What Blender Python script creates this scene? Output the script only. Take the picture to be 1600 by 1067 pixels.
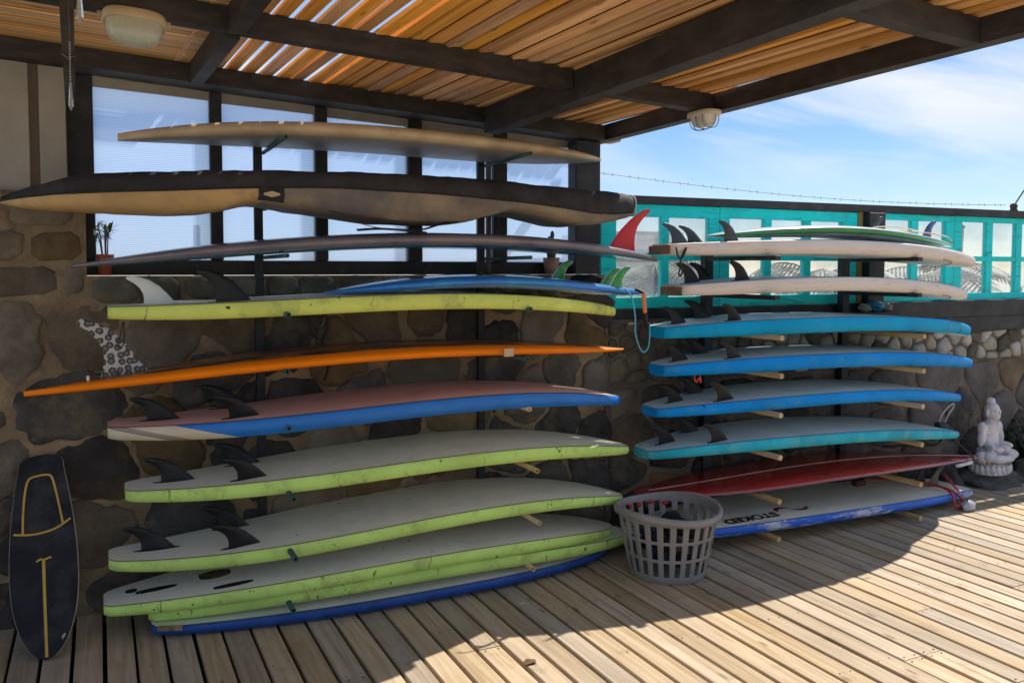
import bpy, bmesh, math, random
from mathutils import Vector, Matrix, noise
R = math.radians
random.seed(7)
sc = bpy.context.scene
COL = sc.collection
for o in list(bpy.data.objects): bpy.data.objects.remove(o)

# ------------------------------------------------------------------ camera
cam_d = bpy.data.cameras.new('camera'); cam = bpy.data.objects.new('camera', cam_d); COL.objects.link(cam)
cam.location = (0, 0, 1.5); cam.rotation_euler = (R(90 - 2.8), 0, R(-26.0))
cam_d.sensor_width = 36; cam_d.lens = 29.7; cam_d.shift_y = -0.029
cam_d.clip_start = 0.05; cam_d.clip_end = 3000
sc.camera = cam
# ------------------------------------------------------------------ sun and sky
SUN = Vector((0.78, 0.34, 1.0)).normalized()
sd = bpy.data.lights.new('sun', 'SUN'); sun = bpy.data.objects.new('sun', sd); COL.objects.link(sun)
sd.energy = 3.15; sd.angle = R(0.5); sd.color = (1.0, 0.93, 0.82)
sun.rotation_euler = (-SUN).to_track_quat('-Z', 'Y').to_euler()
w = bpy.data.worlds.new('World'); sc.world = w; w.use_nodes = True
nt = w.node_tree; nt.nodes.clear()
def wn(t, **k):
    n = nt.nodes.new(t)
    for a, b in k.items(): setattr(n, a, b)
    return n
out = wn('ShaderNodeOutputWorld'); bg = wn('ShaderNodeBackground'); bg.inputs['Strength'].default_value = 0.10
sky = wn('ShaderNodeTexSky', sky_type='NISHITA', sun_disc=False)
sky.sun_elevation = math.asin(SUN.z); sky.sun_rotation = math.atan2(SUN.x, SUN.y)
sky.altitude = 0; sky.air_density = 1.0; sky.dust_density = 0.0; sky.ozone_density = 3.0
tc = wn('ShaderNodeTexCoord'); sep = wn('ShaderNodeSeparateXYZ')
nt.links.new(tc.outputs['Generated'], sep.inputs[0])
zz = wn('ShaderNodeMath', operation='ADD'); nt.links.new(sep.outputs['Z'], zz.inputs[0]); zz.inputs[1].default_value = 0.16
zm = wn('ShaderNodeMath', operation='MAXIMUM'); nt.links.new(zz.outputs[0], zm.inputs[0]); zm.inputs[1].default_value = 0.05
dx = wn('ShaderNodeMath', operation='DIVIDE'); dy = wn('ShaderNodeMath', operation='DIVIDE')
nt.links.new(sep.outputs['X'], dx.inputs[0]); nt.links.new(zm.outputs[0], dx.inputs[1])
nt.links.new(sep.outputs['Y'], dy.inputs[0]); nt.links.new(zm.outputs[0], dy.inputs[1])
cmb = wn('ShaderNodeCombineXYZ'); nt.links.new(dx.outputs[0], cmb.inputs[0]); nt.links.new(dy.outputs[0], cmb.inputs[1])
mp = wn('ShaderNodeMapping'); mp.inputs['Rotation'].default_value = (0, 0, R(20)); mp.inputs['Scale'].default_value = (0.55, 1.5, 1)
mp.inputs['Location'].default_value = (0.9, 0.2, 0)
nt.links.new(cmb.outputs[0], mp.inputs[0])
cn = wn('ShaderNodeTexNoise'); cn.inputs['Scale'].default_value = 1.0; cn.inputs['Detail'].default_value = 7; cn.inputs['Roughness'].default_value = 0.55
cn.inputs['Distortion'].default_value = 0.6
nt.links.new(mp.outputs[0], cn.inputs['Vector'])
cr = wn('ShaderNodeValToRGB'); cr.color_ramp.elements[0].position = 0.42; cr.color_ramp.elements[1].position = 0.66
nt.links.new(cn.outputs['Fac'], cr.inputs[0])
cm = wn('ShaderNodeMath', operation='MULTIPLY'); nt.links.new(cr.outputs[0], cm.inputs[0]); cm.inputs[1].default_value = 0.9
fz = wn('ShaderNodeMapRange'); nt.links.new(sep.outputs['Z'], fz.inputs[0]); fz.inputs[1].default_value = 0.06; fz.inputs[2].default_value = 0.17; cm2 = wn('ShaderNodeMath', operation='MULTIPLY'); nt.links.new(cm.outputs[0], cm2.inputs[0]); nt.links.new(fz.outputs[0], cm2.inputs[1])
mx = wn('ShaderNodeMixRGB'); nt.links.new(cm2.outputs[0], mx.inputs[0]); ga_ = wn('ShaderNodeGamma'); ga_.inputs['Gamma'].default_value = 0.8; nt.links.new(sky.outputs[0], ga_.inputs['Color'])
hs_ = wn('ShaderNodeHueSaturation'); hs_.inputs['Saturation'].default_value = 1.28; hs_.inputs['Value'].default_value = 0.80; tn_ = wn('ShaderNodeMixRGB', blend_type='MULTIPLY'); tn_.inputs[0].default_value = 1; tn_.inputs[2].default_value = (0.95, 0.95, 1.04, 1); nt.links.new(ga_.outputs[0], tn_.inputs[1]); nt.links.new(tn_.outputs[0], hs_.inputs['Color']); nt.links.new(hs_.outputs[0], mx.inputs[1])
mx.inputs[2].default_value = (4.3, 4.4, 4.6, 1)
nt.links.new(mx.outputs[0], bg.inputs[0]); nt.links.new(bg.outputs[0], out.inputs[0])
sc.view_settings.view_transform = 'Standard'; sc.view_settings.look = 'None'
sc.view_settings.exposure = 1.15; sc.view_settings.gamma = 1.0; sc.view_settings.use_curve_mapping = False
sc.cycles.max_bounces = 8; sc.cycles.diffuse_bounces = 5; sc.cycles.transparent_max_bounces = 16
sc.cycles.use_adaptive_sampling = True; sc.cycles.use_denoising = True

# ------------------------------------------------------------------ materials
MATS = {}
def mat(name, col, rough=0.6, var=0.2, vscale=5.0, bump=0.0, bscale=60.0, stretch=(1, 1, 1), rand=0.0,
        col2=None, spots=None, spec=0.4, coat=0.0, grime=None, metal=0.0, huerand=None, scuff=None):
    """base colour with noise variation, optional second colour, speckles, grime patches, bump."""
    if name in MATS: return MATS[name]
    m = bpy.data.materials.new(name); m.use_nodes = True; t = m.node_tree; t.nodes.clear(); MATS[name] = m
    def N(ty, **k):
        n = t.nodes.new(ty)
        for a, b in k.items(): setattr(n, a, b)
        return n
    L = t.links.new
    o = N('ShaderNodeOutputMaterial'); p = N('ShaderNodeBsdfPrincipled'); L(p.outputs[0], o.inputs[0])
    tcn = N('ShaderNodeTexCoord'); oi = N('ShaderNodeObjectInfo')
    mul = N('ShaderNodeMath', operation='MULTIPLY'); mul.inputs[1].default_value = 53.7; L(oi.outputs['Random'], mul.inputs[0])
    add = N('ShaderNodeVectorMath', operation='ADD'); L(tcn.outputs['Object'], add.inputs[0]); L(mul.outputs[0], add.inputs[1])
    mpn = N('ShaderNodeMapping'); mpn.inputs['Scale'].default_value = stretch; L(add.outputs[0], mpn.inputs[0])
    def noise_n(scale, detail=6, rg=0.6):
        n = N('ShaderNodeTexNoise'); n.inputs['Scale'].default_value = scale; n.inputs['Detail'].default_value = detail
        n.inputs['Roughness'].default_value = rg; L(mpn.outputs[0], n.inputs['Vector']); return n
    n1 = noise_n(vscale)
    c2 = col2 if col2 else tuple(max(0, c * (1 - var * 1.6)) for c in col)
    c1 = col if col2 else tuple(c * (1 + var * 0.5) for c in col)
    rp = N('ShaderNodeValToRGB'); rp.color_ramp.elements[0].position = 0.32; rp.color_ramp.elements[1].position = 0.68
    rp.color_ramp.elements[0].color = (*c2, 1); rp.color_ramp.elements[1].color = (*c1, 1); L(n1.outputs['Fac'], rp.inputs[0])
    cur = rp.outputs[0]
    if grime:
        gcol, gsc, glo, ghi = grime
        g = noise_n(gsc, 8, 0.7); gr = N('ShaderNodeValToRGB'); gr.color_ramp.elements[0].position = glo; gr.color_ramp.elements[1].position = ghi
        L(g.outputs['Fac'], gr.inputs[0]); mxn = N('ShaderNodeMixRGB'); L(gr.outputs[0], mxn.inputs[0]); L(cur, mxn.inputs[1]); mxn.inputs[2].default_value = (*gcol, 1)
        cur = mxn.outputs[0]
    if spots:
        scol, ssc, thr = spots
        s = noise_n(ssc, 2, 0.5); sr = N('ShaderNodeValToRGB'); sr.color_ramp.elements[0].position = thr; sr.color_ramp.elements[1].position = min(1, thr + 0.05)
        L(s.outputs['Fac'], sr.inputs[0]); mxs = N('ShaderNodeMixRGB'); L(sr.outputs[0], mxs.inputs[0]); L(cur, mxs.inputs[1]); mxs.inputs[2].default_value = (*scol, 1)
        cur = mxs.outputs[0]
    if scuff:
        fcol, fsc, fth = scuff
        mpf = N('ShaderNodeMapping'); mpf.inputs['Scale'].default_value = fsc; L(add.outputs[0], mpf.inputs[0])
        fn = N('ShaderNodeTexNoise'); fn.inputs['Scale'].default_value = 1.0; fn.inputs['Detail'].default_value = 4; fn.inputs['Distortion'].default_value = 1.5; L(mpf.outputs[0], fn.inputs['Vector'])
        fr_ = N('ShaderNodeValToRGB'); fr_.color_ramp.elements[0].position = fth; fr_.color_ramp.elements[1].position = min(1, fth + 0.06); L(fn.outputs['Fac'], fr_.inputs[0])
        fm = N('ShaderNodeMixRGB'); L(fr_.outputs[0], fm.inputs[0]); L(cur, fm.inputs[1]); fm.inputs[2].default_value = (*fcol, 1); cur = fm.outputs[0]
    if rand > 0:
        mr = N('ShaderNodeMapRange'); L(oi.outputs['Random'], mr.inputs[0]); mr.inputs[3].default_value = 1 - rand; mr.inputs[4].default_value = 1 + rand
        hv = N('ShaderNodeHueSaturation'); L(mr.outputs[0], hv.inputs['Value']); L(cur, hv.inputs['Color'])
        if huerand:
            m7 = N('ShaderNodeMath', operation='MULTIPLY'); L(oi.outputs['Random'], m7.inputs[0]); m7.inputs[1].default_value = 7.31
            fr = N('ShaderNodeMath', operation='FRACT'); L(m7.outputs[0], fr.inputs[0])
            mh = N('ShaderNodeMapRange'); L(fr.outputs[0], mh.inputs[0]); mh.inputs[3].default_value = 1 - huerand; mh.inputs[4].default_value = 1 + huerand
            L(mh.outputs[0], hv.inputs['Saturation'])
        cur = hv.outputs[0]
    L(cur, p.inputs['Base Color'])
    rr = N('ShaderNodeMapRange'); L(n1.outputs['Fac'], rr.inputs[0]); rr.inputs[3].default_value = min(1, rough + 0.12); rr.inputs[4].default_value = max(0.03, rough - 0.1)
    L(rr.outputs[0], p.inputs['Roughness'])
    p.inputs['Specular IOR Level'].default_value = spec; p.inputs['Metallic'].default_value = metal
    if coat: p.inputs['Coat Weight'].default_value = coat; p.inputs['Coat Roughness'].default_value = 0.12
    if bump:
        b = N('ShaderNodeBump'); b.inputs['Strength'].default_value = min(1, bump); b.inputs['Distance'].default_value = 0.035 if bump >= 0.5 and bscale < 30 else 0.01
        n2 = noise_n(bscale, 8, 0.65); L(n2.outputs['Fac'], b.inputs['Height']); L(b.outputs[0], p.inputs['Normal'])
    m['cur'] = 0
    return m

def wood(name, c_light, c_dark, axis, scale=1.0, rough=0.75, rand=0.15, knots=True, gray=0.0, spec=0.25, stain=0.0):
    """plank wood with streaky grain along an axis, knots and per-plank tint."""
    if name in MATS: return MATS[name]
    m = bpy.data.materials.new(name); m.use_nodes = True; t = m.node_tree; t.nodes.clear(); MATS[name] = m
    def N(ty, **k):
        n = t.nodes.new(ty)
        for a, b in k.items(): setattr(n, a, b)
        return n
    L = t.links.new
    o = N('ShaderNodeOutputMaterial'); p = N('ShaderNodeBsdfPrincipled'); L(p.outputs[0], o.inputs[0])
    tcn = N('ShaderNodeTexCoord'); oi = N('ShaderNodeObjectInfo')
    mul = N('ShaderNodeMath', operation='MULTIPLY'); mul.inputs[1].default_value = 91.3; L(oi.outputs['Random'], mul.inputs[0])
    add = N('ShaderNodeVectorMath', operation='ADD'); L(tcn.outputs['Object'], add.inputs[0]); L(mul.outputs[0], add.inputs[1])
    st = [40, 40, 40]; st['xyz'.index(axis)] = 1.6
    mp1 = N('ShaderNodeMapping'); mp1.inputs['Scale'].default_value = [s * scale for s in st]; L(add.outputs[0], mp1.inputs[0])
    g = N('ShaderNodeTexNoise'); g.inputs['Scale'].default_value = 1.0; g.inputs['Detail'].default_value = 6; g.inputs['Distortion'].default_value = 0.8; L(mp1.outputs[0], g.inputs['Vector'])
    rp = N('ShaderNodeValToRGB'); rp.color_ramp.elements[0].position = 0.3; rp.color_ramp.elements[1].position = 0.62
    rp.color_ramp.elements[0].color = (*c_dark, 1); rp.color_ramp.elements[1].color = (*c_light, 1); L(g.outputs['Fac'], rp.inputs[0])
    st2 = [9, 9, 9]; st2['xyz'.index(axis)] = 2.2
    mp2 = N('ShaderNodeMapping'); mp2.inputs['Scale'].default_value = [s * scale for s in st2]; L(add.outputs[0], mp2.inputs[0])
    b2 = N('ShaderNodeTexNoise'); b2.inputs['Scale'].default_value = 1.0; b2.inputs['Detail'].default_value = 4; L(mp2.outputs[0], b2.inputs['Vector'])
    r2 = N('ShaderNodeValToRGB'); r2.color_ramp.elements[0].position = 0.35; r2.color_ramp.elements[1].position = 0.75
    r2.color_ramp.elements[0].color = (0, 0, 0, 1); r2.color_ramp.elements[1].color = (0.6, 0.6, 0.6, 1); L(b2.outputs['Fac'], r2.inputs[0])
    mxa = N('ShaderNodeMixRGB'); L(r2.outputs[0], mxa.inputs[0]); L(rp.outputs[0], mxa.inputs[1])
    gy = sum(c_light) / 3; mxa.inputs[2].default_value = (*[c * (1 - gray) * 0.86 + gy * gray * 0.86 for c in c_light], 1)
    cur = mxa.outputs[0]
    if knots:
        mp3 = N('ShaderNodeMapping'); st3 = [11, 11, 11]; st3['xyz'.index(axis)] = 3.2
        mp3.inputs['Scale'].default_value = st3; L(add.outputs[0], mp3.inputs[0])
        v = N('ShaderNodeTexVoronoi'); v.inputs['Scale'].default_value = 1.0; L(mp3.outputs[0], v.inputs['Vector'])
        rk = N('ShaderNodeValToRGB'); rk.color_ramp.elements[0].position = 0.05; rk.color_ramp.elements[1].position = 0.13
        rk.color_ramp.elements[0].color = (0.75, 0.75, 0.75, 1); rk.color_ramp.elements[1].color = (0, 0, 0, 1); L(v.outputs['Distance'], rk.inputs[0])
        mk = N('ShaderNodeMixRGB'); L(rk.outputs[0], mk.inputs[0]); L(cur, mk.inputs[1]); mk.inputs[2].default_value = (*[c * 0.45 for c in c_dark], 1)
        cur = mk.outputs[0]
    if stain:
        ge = N('ShaderNodeNewGeometry')
        for sc_, lo_, hi_, kk in ((1.3, 0.45, 0.72, stain), (7.0, 0.58, 0.70, stain * 1.2), (60.0, 0.66, 0.72, stain * 1.6)):
            sn = N('ShaderNodeTexNoise'); sn.inputs['Scale'].default_value = sc_; sn.inputs['Detail'].default_value = 7; sn.inputs['Roughness'].default_value = 0.65; L(ge.outputs['Position'], sn.inputs['Vector'])
            sr_ = N('ShaderNodeMapRange'); L(sn.outputs['Fac'], sr_.inputs[0]); sr_.inputs[1].default_value = lo_; sr_.inputs[2].default_value = hi_; sr_.inputs[3].default_value = 0; sr_.inputs[4].default_value = min(.85, kk)
            sm_ = N('ShaderNodeMixRGB'); L(sr_.outputs[0], sm_.inputs[0]); L(cur, sm_.inputs[1]); sm_.inputs[2].default_value = (*[c * 0.5 for c in c_dark], 1); cur = sm_.outputs[0]
    mr = N('ShaderNodeMapRange'); L(oi.outputs['Random'], mr.inputs[0]); mr.inputs[3].default_value = 1 - rand; mr.inputs[4].default_value = 1 + rand
    m7 = N('ShaderNodeMath', operation='MULTIPLY'); L(oi.outputs['Random'], m7.inputs[0]); m7.inputs[1].default_value = 7.31
    fr = N('ShaderNodeMath', operation='FRACT'); L(m7.outputs[0], fr.inputs[0])
    mh = N('ShaderNodeMapRange'); L(fr.outputs[0], mh.inputs[0]); mh.inputs[3].default_value = 0.75; mh.inputs[4].default_value = 1.15
    hv = N('ShaderNodeHueSaturation'); L(mr.outputs[0], hv.inputs['Value']); L(mh.outputs[0], hv.inputs['Saturation']); L(cur, hv.inputs['Color'])
    L(hv.outputs[0], p.inputs['Base Color'])
    p.inputs['Roughness'].default_value = rough; p.inputs['Specular IOR Level'].default_value = spec
    bp = N('ShaderNodeBump'); bp.inputs['Strength'].default_value = 0.35; bp.inputs['Distance'].default_value = 0.004
    L(g.outputs['Fac'], bp.inputs['Height']); L(bp.outputs[0], p.inputs['Normal'])
    return m

def pane_mat(name, tint, trans=0.75, ribs=0.0, rough=0.3, haze=(0.8, 0.86, 0.95)):
    """thin sheet: part see-through, part light-scattering, with a weak gloss."""
    m = bpy.data.materials.new(name); m.use_nodes = True; t = m.node_tree; t.nodes.clear(); MATS[name] = m
    N = t.nodes.new; L = t.links.new
    o = N('ShaderNodeOutputMaterial'); tr = N('ShaderNodeBsdfTransparent'); tr.inputs[0].default_value = (*tint, 1)
    tl = N('ShaderNodeBsdfTranslucent'); tl.inputs[0].default_value = (*haze, 1)
    gl = N('ShaderNodeBsdfGlossy'); gl.inputs['Roughness'].default_value = rough
    a = N('ShaderNodeMixShader'); a.inputs[0].default_value = trans; L(tl.outputs[0], a.inputs[1]); L(tr.outputs[0], a.inputs[2])
    b = N('ShaderNodeMixShader'); b.inputs[0].default_value = 0.05; L(a.outputs[0], b.inputs[1]); L(gl.outputs[0], b.inputs[2])
    L(b.outputs[0], o.inputs[0])
    tcn = N('ShaderNodeTexCoord')
    if ribs:
        wv = N('ShaderNodeTexWave'); wv.bands_direction = 'Z'; wv.inputs['Scale'].default_value = ribs; L(tcn.outputs['Object'], wv.inputs['Vector'])
        mr = N('ShaderNodeMapRange'); L(wv.outputs['Fac'], mr.inputs[0]); mr.inputs[3].default_value = trans - 0.07; mr.inputs[4].default_value = min(1, trans + 0.05)
        L(mr.outputs[0], a.inputs[0])
    else:
        nz = N('ShaderNodeTexNoise'); nz.inputs['Scale'].default_value = 4; nz.inputs['Detail'].default_value = 6; L(tcn.outputs['Object'], nz.inputs['Vector'])
        mr = N('ShaderNodeMapRange'); L(nz.outputs['Fac'], mr.inputs[0]); mr.inputs[1].default_value = 0.3; mr.inputs[2].default_value = 0.7
        mr.inputs[3].default_value = trans - 0.12; mr.inputs[4].default_value = min(1, trans + 0.06); L(mr.outputs[0], a.inputs[0])
    return m

# ------------------------------------------------------------------ mesh helpers
class MB:
    def __init__(s): s.v = []; s.f = []; s.m = []; s.smooth = []
    def quad_grid(s, rows, closed=False, mi=0, sm=True):
        """rows: list of equal-length point lists; skin between them."""
        b = len(s.v); n = len(rows[0])
        for r in rows: s.v += [tuple(p) for p in r]
        for i in range(len(rows) - 1):
            for j in range(n if closed else n - 1):
                k = (j + 1) % n
                s.f.append((b + i * n + j, b + i * n + k, b + (i + 1) * n + k, b + (i + 1) * n + j))
                s.m.append(mi[j] if isinstance(mi, (list, tuple)) else mi); s.smooth.append(sm)
        return b
    def ngon(s, pts, mi=0, sm=False):
        b = len(s.v); s.v += [tuple(p) for p in pts]; s.f.append(tuple(range(b, b + len(pts)))); s.m.append(mi); s.smooth.append(sm)
    def box(s, x0, x1, y0, y1, z0, z1, bev=0.0, mi=0):
        if x0 > x1: x0, x1 = x1, x0
        if y0 > y1: y0, y1 = y1, y0
        if z0 > z1: z0, z1 = z1, z0
        b = len(s.v)
        if not bev:
            s.v += [(x, y, z) for z in (z0, z1) for y in (y0, y1) for x in (x0, x1)]
            fs = [(0, 2, 3, 1), (4, 5, 7, 6), (0, 1, 5, 4), (2, 6, 7, 3), (0, 4, 6, 2), (1, 3, 7, 5)]
            for f in fs: s.f.append(tuple(b + i for i in f)); s.m.append(mi); s.smooth.append(False)
        else:
            bm = bmesh.new(); bmesh.ops.create_cube(bm, size=1)
            for v in bm.verts:
                v.co = Vector(((x0 + x1) / 2 + v.co.x * (x1 - x0), (y0 + y1) / 2 + v.co.y * (y1 - y0), (z0 + z1) / 2 + v.co.z * (z1 - z0)))
            bmesh.ops.bevel(bm, geom=bm.edges[:], offset=bev, segments=1, affect='EDGES')
            s.add_bm(bm, mi)
        return s
    def add_bm(s, bm, mi=0, sm=False):
        b = len(s.v); bm.verts.index_update()
        s.v += [tuple(v.co) for v in bm.verts]
        for f in bm.faces: s.f.append(tuple(b + v.index for v in f.verts)); s.m.append(mi); s.smooth.append(sm)
        bm.free()
    def tube(s, pts, r, n=8, mi=0, cap=True):
        pts = [Vector(p) for p in pts]; rows = []
        up = Vector((0, 0, 1)); prev = None
        for i, p in enumerate(pts):
            d = (pts[min(i + 1, len(pts) - 1)] - pts[max(i - 1, 0)]).normalized()
            if prev is None:
                a = d.cross(up)
                if a.length < 0.1: a = d.cross(Vector((1, 0, 0)))
                a.normalize()
            else:
                a = prev - d * prev.dot(d)
                a = a.normalized() if a.length > 1e-5 else d.orthogonal().normalized()
            prev = a; c = d.cross(a); rr = r[i] if isinstance(r, (list, tuple)) else r
            rows.append([p + (a * math.cos(2 * math.pi * k / n) + c * math.sin(2 * math.pi * k / n)) * rr for k in range(n)])
        s.quad_grid(rows, True, mi)
        if cap: s.ngon(rows[0][::-1], mi); s.ngon(rows[-1], mi)
        return s
    def ribbon(s, pts, wv, th=0.002, mi=0):
        """flat strap along pts; wv: width vector"""
        wv = Vector(wv); up = Vector((0, 0, th)); pts = [Vector(p) for p in pts]
        rows = [[p - wv / 2, p + wv / 2, p + wv / 2 + up, p - wv / 2 + up] for p in pts]
        s.quad_grid(rows, True, mi, False); s.ngon(rows[0][::-1], mi); s.ngon(rows[-1], mi); return s
    def lathe(s, prof, n=24, c=(0, 0, 0), mi=0, sx=1, sy=1):
        rows = [[(c[0] + r * sx * math.cos(2 * math.pi * k / n), c[1] + r * sy * math.sin(2 * math.pi * k / n), c[2] + z) for k in range(n)] for r, z in prof]
        s.quad_grid(rows, True, mi); return s
    def ellipsoid(s, c, r, rot=(0, 0, 0), sub=2, mi=0, rough=0.0, seed=0, freq=2.0):
        bm = bmesh.new(); bmesh.ops.create_icosphere(bm, subdivisions=sub, radius=1)
        M = Matrix.Rotation(rot[2], 3, 'Z') @ Matrix.Rotation(rot[1], 3, 'Y') @ Matrix.Rotation(rot[0], 3, 'X')
        for v in bm.verts:
            k = 1 + (rough * noise.noise(v.co * freq + Vector((seed * 7.1, seed * 3.3, seed))) if rough else 0)
            v.co = M @ Vector((v.co.x * r[0] * k, v.co.y * r[1] * k, v.co.z * r[2] * k)) + Vector(c)
        s.add_bm(bm, mi, True); return s
    def mesh(s, name, mats):
        me = bpy.data.meshes.new(name); me.from_pydata(s.v, [], s.f)
        for m in (mats if isinstance(mats, (list, tuple)) else [mats]): me.materials.append(m)
        me.polygons.foreach_set('material_index', s.m); me.polygons.foreach_set('use_smooth', s.smooth)
        bm = bmesh.new(); bm.from_mesh(me); bmesh.ops.recalc_face_normals(bm, faces=bm.faces[:]); bm.to_mesh(me); bm.free()
        me.update(); return me
    def build(s, name, mats, parent=None, loc=None):
        o = bpy.data.objects.new(name, s.mesh(name, mats)); COL.objects.link(o)
        if parent: o.parent = parent
        if loc is not None: o.location = loc
        return o
def tag(o, label, cat, group=None):
    o['label'] = label; o['category'] = cat
    if group: o['group'] = group
    return o
def thing(name, label, cat, loc=(0, 0, 0), rotz=0, group=None):
    o = bpy.data.objects.new(name, None); COL.objects.link(o); o.empty_display_size = 0.1
    o.location = loc; o.rotation_euler = (0, 0, rotz); return tag(o, label, cat, group)
def spline(pts, n=8):
    P = [Vector(p) for p in pts]; outp = []
    for i in range(len(P) - 1):
        p0, p1, p2, p3 = P[max(i - 1, 0)], P[i], P[i + 1], P[min(i + 2, len(P) - 1)]
        for k in range(n):
            t = k / n
            outp.append(0.5 * ((2 * p1) + (p2 - p0) * t + (2 * p0 - 5 * p1 + 4 * p2 - p3) * t * t + (3 * p1 - p0 - 3 * p2 + p3) * t ** 3))
    outp.append(P[-1]); return outp
def rel(pts, o): return [Vector(p) - Vector(o) for p in pts]
def linked(mesh, name, parent, loc, rot=(0, 0, 0), scale=(1, 1, 1)):
    o = bpy.data.objects.new(name, mesh); COL.objects.link(o); o.parent = parent; o.location = loc; o.rotation_euler = rot; o.scale = scale; return o

# materials used widely
M_black = mat('black_paint', (0.022, 0.022, 0.026), 0.55, 0.35, 7, bump=0.25, bscale=50, spec=0.4, grime=((0.06, 0.058, 0.055), 9, 0.55, 0.8))
M_beam = mat('dark_stained_timber', (0.04, 0.034, 0.032), 0.65, 0.35, 6, bump=0.35, bscale=40, stretch=(1, 1, 3), grime=((0.075, 0.06, 0.05), 7, 0.52, 0.8))
M_deck = wood('weathered_deck_wood', (0.52, 0.40, 0.26), (0.33, 0.225, 0.12), 'y', rough=0.68, rand=0.2, gray=0.3, stain=0.34)
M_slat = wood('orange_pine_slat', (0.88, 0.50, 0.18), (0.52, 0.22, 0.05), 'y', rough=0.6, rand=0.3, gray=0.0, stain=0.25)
M_slatd = wood('gap_shade_pine', (0.30, 0.15, 0.05), (0.16, 0.07, 0.02), 'y', rough=0.7, rand=0.2)  # darkened brown that paints shade into the gaps between slats
M_slatx = wood('orange_pine_slat_along', (0.72, 0.43, 0.17), (0.44, 0.22, 0.07), 'x', rough=0.6, rand=0.16)
M_turq = mat('turquoise_paint', (0.0, 0.68, 0.68), 0.45, 0.1, 4, bump=0.25, bscale=24, stretch=(1, 1, 1), spec=0.25, grime=((0.02, 0.44, 0.42), 9, 0.54, 0.72), spots=((0.55, 0.6, 0.55), 40, 0.75), scuff=((0.0, 0.42, 0.42), (3, 30, 30), 0.6))
M_mortar = mat('brown_mortar', (0.38, 0.27, 0.155), 0.9, 0.3, 3.0, bump=0.9, bscale=28, grime=((0.15, 0.105, 0.065), 2.6, 0.48, 0.66), spots=((0.3, 0.27, 0.2), 6.0, 0.68))
M_mortar2 = mat('grey_brown_mortar', (0.19, 0.15, 0.12), 0.9, 0.3, 3.0, bump=0.9, bscale=28, grime=((0.27, 0.23, 0.18), 4, 0.5, 0.7))
M_sdark = mat('charcoal_stone', (0.090, 0.076, 0.068), 0.72, 0.4, 6, bump=1.0, bscale=24, rand=0.4, grime=((0.17, 0.125, 0.078), 4.5, 0.52, 0.66), huerand=0.4)
M_sbrown = mat('brown_stone', (0.20, 0.145, 0.085), 0.8, 0.3, 6, bump=0.7, bscale=22, rand=0.3, grime=((0.10, 0.08, 0.06), 4.5, 0.5, 0.66), huerand=0.4)
M_solive = mat('olive_cut_stone', (0.135, 0.12, 0.085), 0.8, 0.25, 6, bump=0.6, bscale=22, rand=0.25, grime=((0.06, 0.055, 0.045), 5, 0.52, 0.72))
M_sgrey = mat('grey_slab_stone', (0.12, 0.105, 0.10), 0.8, 0.25, 5, bump=0.6, bscale=18, rand=0.25, grime=((0.19, 0.15, 0.12), 3, 0.55, 0.75))
M_spale = mat('pale_chip_stone', (0.40, 0.37, 0.31), 0.8, 0.2, 9, bump=0.5, bscale=30, rand=0.2, grime=((0.22, 0.2, 0.17), 7, 0.52, 0.72), huerand=0.5)

# ================================================================== SETTING
g = MB(); g.box(-900, 900, -900, 900, -1.2, -0.6)
ground = g.build('ground', mat('pale_sandy_ground', (0.56, 0.50, 0.40), 0.9, 0.2, 0.4, bump=0.5, bscale=4, grime=((0.3, 0.3, 0.18), 0.25, 0.56, 0.68)))
ground['kind'] = 'structure'
# deck: bearers and sheet, near-black to paint shade into gaps, each plank a child
d = MB(); d.box(-2.6, 9.2, -2.0, 4.3, -0.2, -0.075)
for yy in [i * 0.5 - 1.8 for i in range(13)]: d.box(-2.55, 9.15, yy, yy + 0.06, -0.074, -0.034)
deck = d.build('deck', mat('gap_shade_joist', (0.018, 0.013, 0.009), 0.9)); deck['kind'] = 'structure'
PW = 0.0975
def plank_mesh(L):
    m = MB(); h = PW / 2; prof = [(-h, -0.032), (-h, -0.004), (-h + 0.004, 0), (h - 0.004, 0), (h, -0.004), (h, -0.032)]
    m.quad_grid([[(x, 0, z) for x, z in prof], [(x, L, z) for x, z in prof]], True, sm=False)
    m.ngon([(x, 0, z) for x, z in prof]); m.ngon([(x, L, z) for x, z in prof]); return m.mesh('plank', M_deck)
pl_cache = {}
nails = MB(); rng = random.Random(3)
PITCH = 0.1105
def nail(x, y):
    nails.lathe([(0.0035, 0.0), (0.003, 0.0014), (0.0001, 0.0016)], 6, (x, y, 0.0002))
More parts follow.
